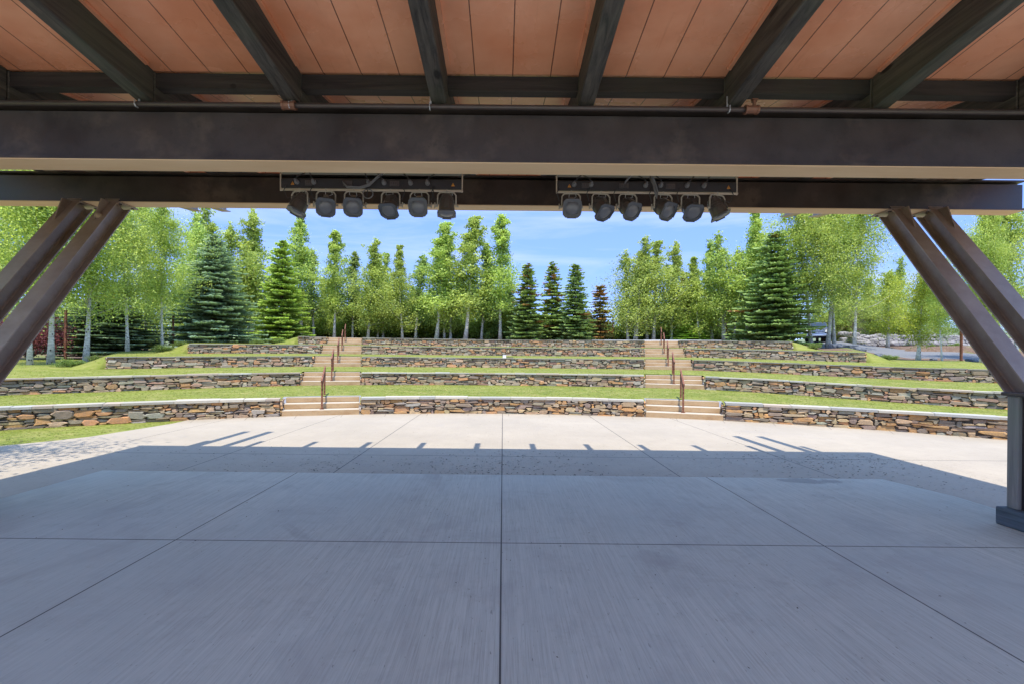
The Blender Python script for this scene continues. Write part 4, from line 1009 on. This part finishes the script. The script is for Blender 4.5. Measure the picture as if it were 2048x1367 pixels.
m.add(V, [(i * 3, i * 3 + 3, i * 3 + 4, i * 3 + 1) for i in range(11)] + [(i * 3 + 2, i * 3 + 5, i * 3 + 3, i * 3) for i in range(11)]); m.build('earth_fill', M['mulch'], bw)
# mulch bank on the near side of the driveway bend
m = MB(); cx, cyy = bx(1930, 34), 34; V = [(0, 0, .42)]; nn = 20
for q, (rr, hh) in enumerate(((.4, .36), (.75, .18), (1, -.45))):
    for i in range(nn): a = i * 2 * math.pi / nn; V.append((math.cos(a) * 5.2 * rr, math.sin(a) * 2.6 * rr, hh))
F = [(0, 1 + i, 1 + (i + 1) % nn) for i in range(nn)] + [(1 + q * nn + i, 1 + (q + 1) * nn + i, 1 + (q + 1) * nn + (i + 1) % nn, 1 + q * nn + (i + 1) % nn) for q in range(2) for i in range(nn)]
m.add(V, F); o = m.build('mulch_bank', M['mulch'], recalc=True, smooth=True); o.location = (cx, cyy, ground_z(cx, cyy) + .14); tag(o, kind='structure')
# gravel strip at top of lawn
m = MB(); V = []
for i in range(12):
    t = R(10 + i * 1.2); V += [pol(39.6, t, tz(39.6, t) + .06), pol(41.2, t, tz(41.2, t) + .16)]
m.add(V, [(i * 2, i * 2 + 1, i * 2 + 3, i * 2 + 2) for i in range(11)]); o = m.build('gravel_path', M['gravel'], recalc=True); tag(o, kind='structure')
# pickup
def pickup(x, y, rz):
    rt = empty('pickup_truck', (x, y, ground_z(x, y) + .15), rz, 'dark blue pickup truck seen head on between the right aspen trunks', 'pickup truck')
    m = MB(); m.box((-.95, -2.7, .45), (.95, 2.7, 1.05)); m.hexa([(-.93, -2.65, 1.05), (.93, -2.65, 1.05), (.93, -1.1, 1.05), (-.93, -1.1, 1.05), (-.88, -2.55, 1.2), (.88, -2.55, 1.2), (.9, -1.1, 1.28), (-.9, -1.1, 1.28)])
    m.hexa([(-.92, -1.2, 1.05), (.92, -1.2, 1.05), (.92, 1.0, 1.05), (-.92, 1.0, 1.05), (-.72, -.55, 1.86), (.72, -.55, 1.86), (.74, .8, 1.86), (-.74, .8, 1.86)])
    m.box((-.95, 1.0, 1.05), (-.85, 2.7, 1.3)); m.box((.85, 1.0, 1.05), (.95, 2.7, 1.3)); m.build('body', M['carpaint'], rt, bevel=.04)
    m = MB(); m.hexa([(-.8, -1.17, 1.14), (.8, -1.17, 1.14), (.8, -1.1, 1.14), (-.8, -1.1, 1.14), (-.68, -.66, 1.78), (.68, -.66, 1.78), (.68, -.58, 1.78), (-.68, -.58, 1.78)]); m.build('windscreen', M['glass'], rt)
    m = MB(); m.box((-.6, -2.735, .72), (.6, -2.70, .78)); m.box((-.6, -2.735, .86), (.6, -2.70, .92)); m.box((-.6, -2.735, 1.0), (.6, -2.70, 1.04)); m.box((-.6, -2.74, .7), (-.56, -2.70, 1.04)); m.box((.56, -2.74, .7), (.6, -2.70, 1.04)); m.build('grille', M['chrome'], rt)
    m = MB(); m.box((-.98, -2.85, .42), (.98, -2.7, .62)); m.build('bumper', M['chrome'], rt, bevel=.03)
    for s_ in (-1, 1):
        m = MB(); m.box((s_ * .78 - .14, -2.73, .78), (s_ * .78 + .14, -2.69, 1.0)); m.build('headlight', M['white'], rt, bevel=.01)
        m = MB(); m.box((s_ * 1.05 - .1, -1.0, 1.15), (s_ * 1.05 + .1, -.9, 1.38)); m.build('wing_mirror', M['carpaint'], rt, bevel=.02)
        for yy in (-1.75, 1.7):
            m = MB(); m.tube([(s_ * .72, yy, .38), (s_ * .97, yy, .38)], .38, 18); w_ = m.build('wheel', M['tyre'], rt); m = MB(); m.tube([(s_ * .9, yy, .38), (s_ * .985, yy, .38)], .22, 14); m.build('rim', M['chrome'], w_)
pickup(bx(1633, 45.5), 45.5, -.6)
# stone house beyond
def house(x, y, z, rz):
    rt = empty('stone_house', (x, y, z), rz, 'brown stone house with dark roof glimpsed above the boulder wall', 'house')
    m = MB(); m.box((-4, -3, -1), (4, 3, 2.2)); m.add([(-4, -3, 2.2), (-4, 3, 2.2), (-4, 0, 4.2), (4, -3, 2.2), (4, 3, 2.2), (4, 0, 4.2)], [(0, 1, 2), (5, 4, 3)]); m.build('wall', M['house_stone'], rt)
    m = MB()
    for s_ in (-1, 1): m.hexa([(-4.4, s_ * 3.4, 1.98), (4.4, s_ * 3.4, 1.98), (4.4, 0, 4.25), (-4.4, 0, 4.25), (-4.4, s_ * 3.4, 2.12), (4.4, s_ * 3.4, 2.12), (4.4, 0, 4.4), (-4.4, 0, 4.4)])
    m.build('roof', M['roofing'], rt, recalc=True)
    for q in (-2.2, .4, 2.6):
        m = MB(); m.box((q - .5, -3.06, .6), (q + .5, -2.99, 1.7)); w_ = m.build('window', M['white'], rt); m = MB(); m.box((q - .42, -3.08, .68), (q + .42, -3.065, 1.62)); m.build('pane', M['glass'], w_)
x = bx(1735, 56); house(x, 56, ground_z(x, 56) + .8, .35)
x = bx(1950, 62); 
# far wooded rise that closes the view between trunks
V, F = [], []
n = 60
for i in range(n + 1):
    t = R(-75 + 150 * i / n); hh = 9 + 2.0 * math.sin(i * .7) + 1.2 * math.sin(i * 1.9) + (6 if t < R(-22) or t > R(30) else 0)
    V += [pol(240, t, -8), pol(290, t, hh), pol(420, t, hh * .8 + 2)]
F = [(i * 3 + q, i * 3 + 3 + q, i * 3 + 4 + q, i * 3 + 1 + q) for i in range(n) for q in range(2)]
m = MB(); m.add(V, F); o = m.build('hills', M['far_hill'], recalc=True, smooth=True); tag(o, kind='structure')

# ------------------------------------------------------------------ grass blades
def blades(n, seed):
    rs = np.random.RandomState(seed); P = []
    while len(P) < n:
        k = rs.choice([0, 0, 0, 1, 1, 2, 3]); r = rs.uniform(RK[k] + .34, (RK[k + 1])); t = rs.uniform(R(-52), R(52))
        if any(abs(t - s) * r < 1.12 for s in STA) and r < RK[k] + .9: continue
        P.append(pol(r, t, tz(min(r, RK[k + 1]), t, -1)))
    # strip left of the apron
    for _ in range(int(n * .12)):
        t = rs.uniform(R(-60), R(-27)); r = rs.uniform(13, 18.45); x, y, z = pol(r, t, -.01)
        ex = -9.75 if y < 6.5 else (-9.55 if y < 8.65 else (-9.55 + (y - 8.65) * .35))
        if x < ex - .02: P.append((x, y, z))
    return np.array(P)
P = blades(90000, 4); n = len(P); rs = np.random.RandomState(6)
a = rs.uniform(0, 6.28, n); h = rs.uniform(.008, .02, n); wd = rs.uniform(.006, .014, n)
V = np.empty((n, 3, 3)); dx = np.stack([np.cos(a), np.sin(a), np.zeros(n)], 1); ln = rs.normal(size=(n, 3)) * .05; ln[:, 2] = 0
V[:, 0] = P - dx * wd[:, None]; V[:, 1] = P + dx * wd[:, None]; V[:, 2] = P + ln; V[:, 2, 2] += h
m_ = rs.uniform(0, 1, n)[:, None]; tint = np.array((.15, .185, .02)) * (1 - m_) + np.array((.20, .23, .03)) * m_
tint[rs.uniform(0, 1, n) < .08] = (.32, .27, .12)
o = np_mesh('grass', V.reshape(-1, 3), np.arange(n * 3).reshape(-1, 3), M['leaf'], tint); tag(o, 'short mown grass covering the terraced lawns', 'grass', kind='stuff')

# leaf litter blown against the step in front of the stage, and grit on the stage
def flakes(n, box, z, seed, smin, smax):
    rs = np.random.RandomState(seed); x0, x1, y0, y1 = box; P = np.stack([rs.uniform(x0, x1, n), rs.uniform(y0, y1, n), np.full(n, z)], 1)
    k = (np.sin(P[:, 0] * 1.3 + 1) + np.sin(P[:, 0] * .47 + P[:, 1] * 2.1)) * .5 + rs.uniform(-.9, .9, n); P = P[k > 0]; n = len(P)
    a = rs.uniform(0, 6.28, n); s_ = rs.uniform(smin, smax, n)[:, None]; d = np.stack([np.cos(a), np.sin(a), np.zeros(n)], 1); e = np.stack([-np.sin(a), np.cos(a), np.zeros(n)], 1)
    V = np.empty((n, 4, 3)); V[:, 0] = P - d * s_; V[:, 1] = P + e * s_ * .45; V[:, 2] = P + d * s_; V[:, 3] = P - e * s_ * .45; V[:, :, 2] += rs.uniform(.001, .008, (n, 4)); return V
V = np.concatenate([flakes(2600, (-3, 7.2, 6.2, 8.6), .003, 1, .010, .026), flakes(500, (-8, -3, 6.2, 8.6), .003, 2, .008, .022), flakes(260, (-5.2, 5, 1.6, 6.0), .203, 3, .004, .010), flakes(500, (-8, 9, 8.7, 14), .003, 5, .006, .014)])
n = len(V); rs = np.random.RandomState(1); t = np.array((.07, .055, .04)) * rs.uniform(.5, 2.0, n)[:, None]
o = np_mesh('fallen_leaves', V.reshape(-1, 3), np.arange(n * 4).reshape(-1, 4), M['litter'], t); tag(o, 'dark dry leaf litter scattered over the shaded concrete', 'leaf litter', kind='stuff')
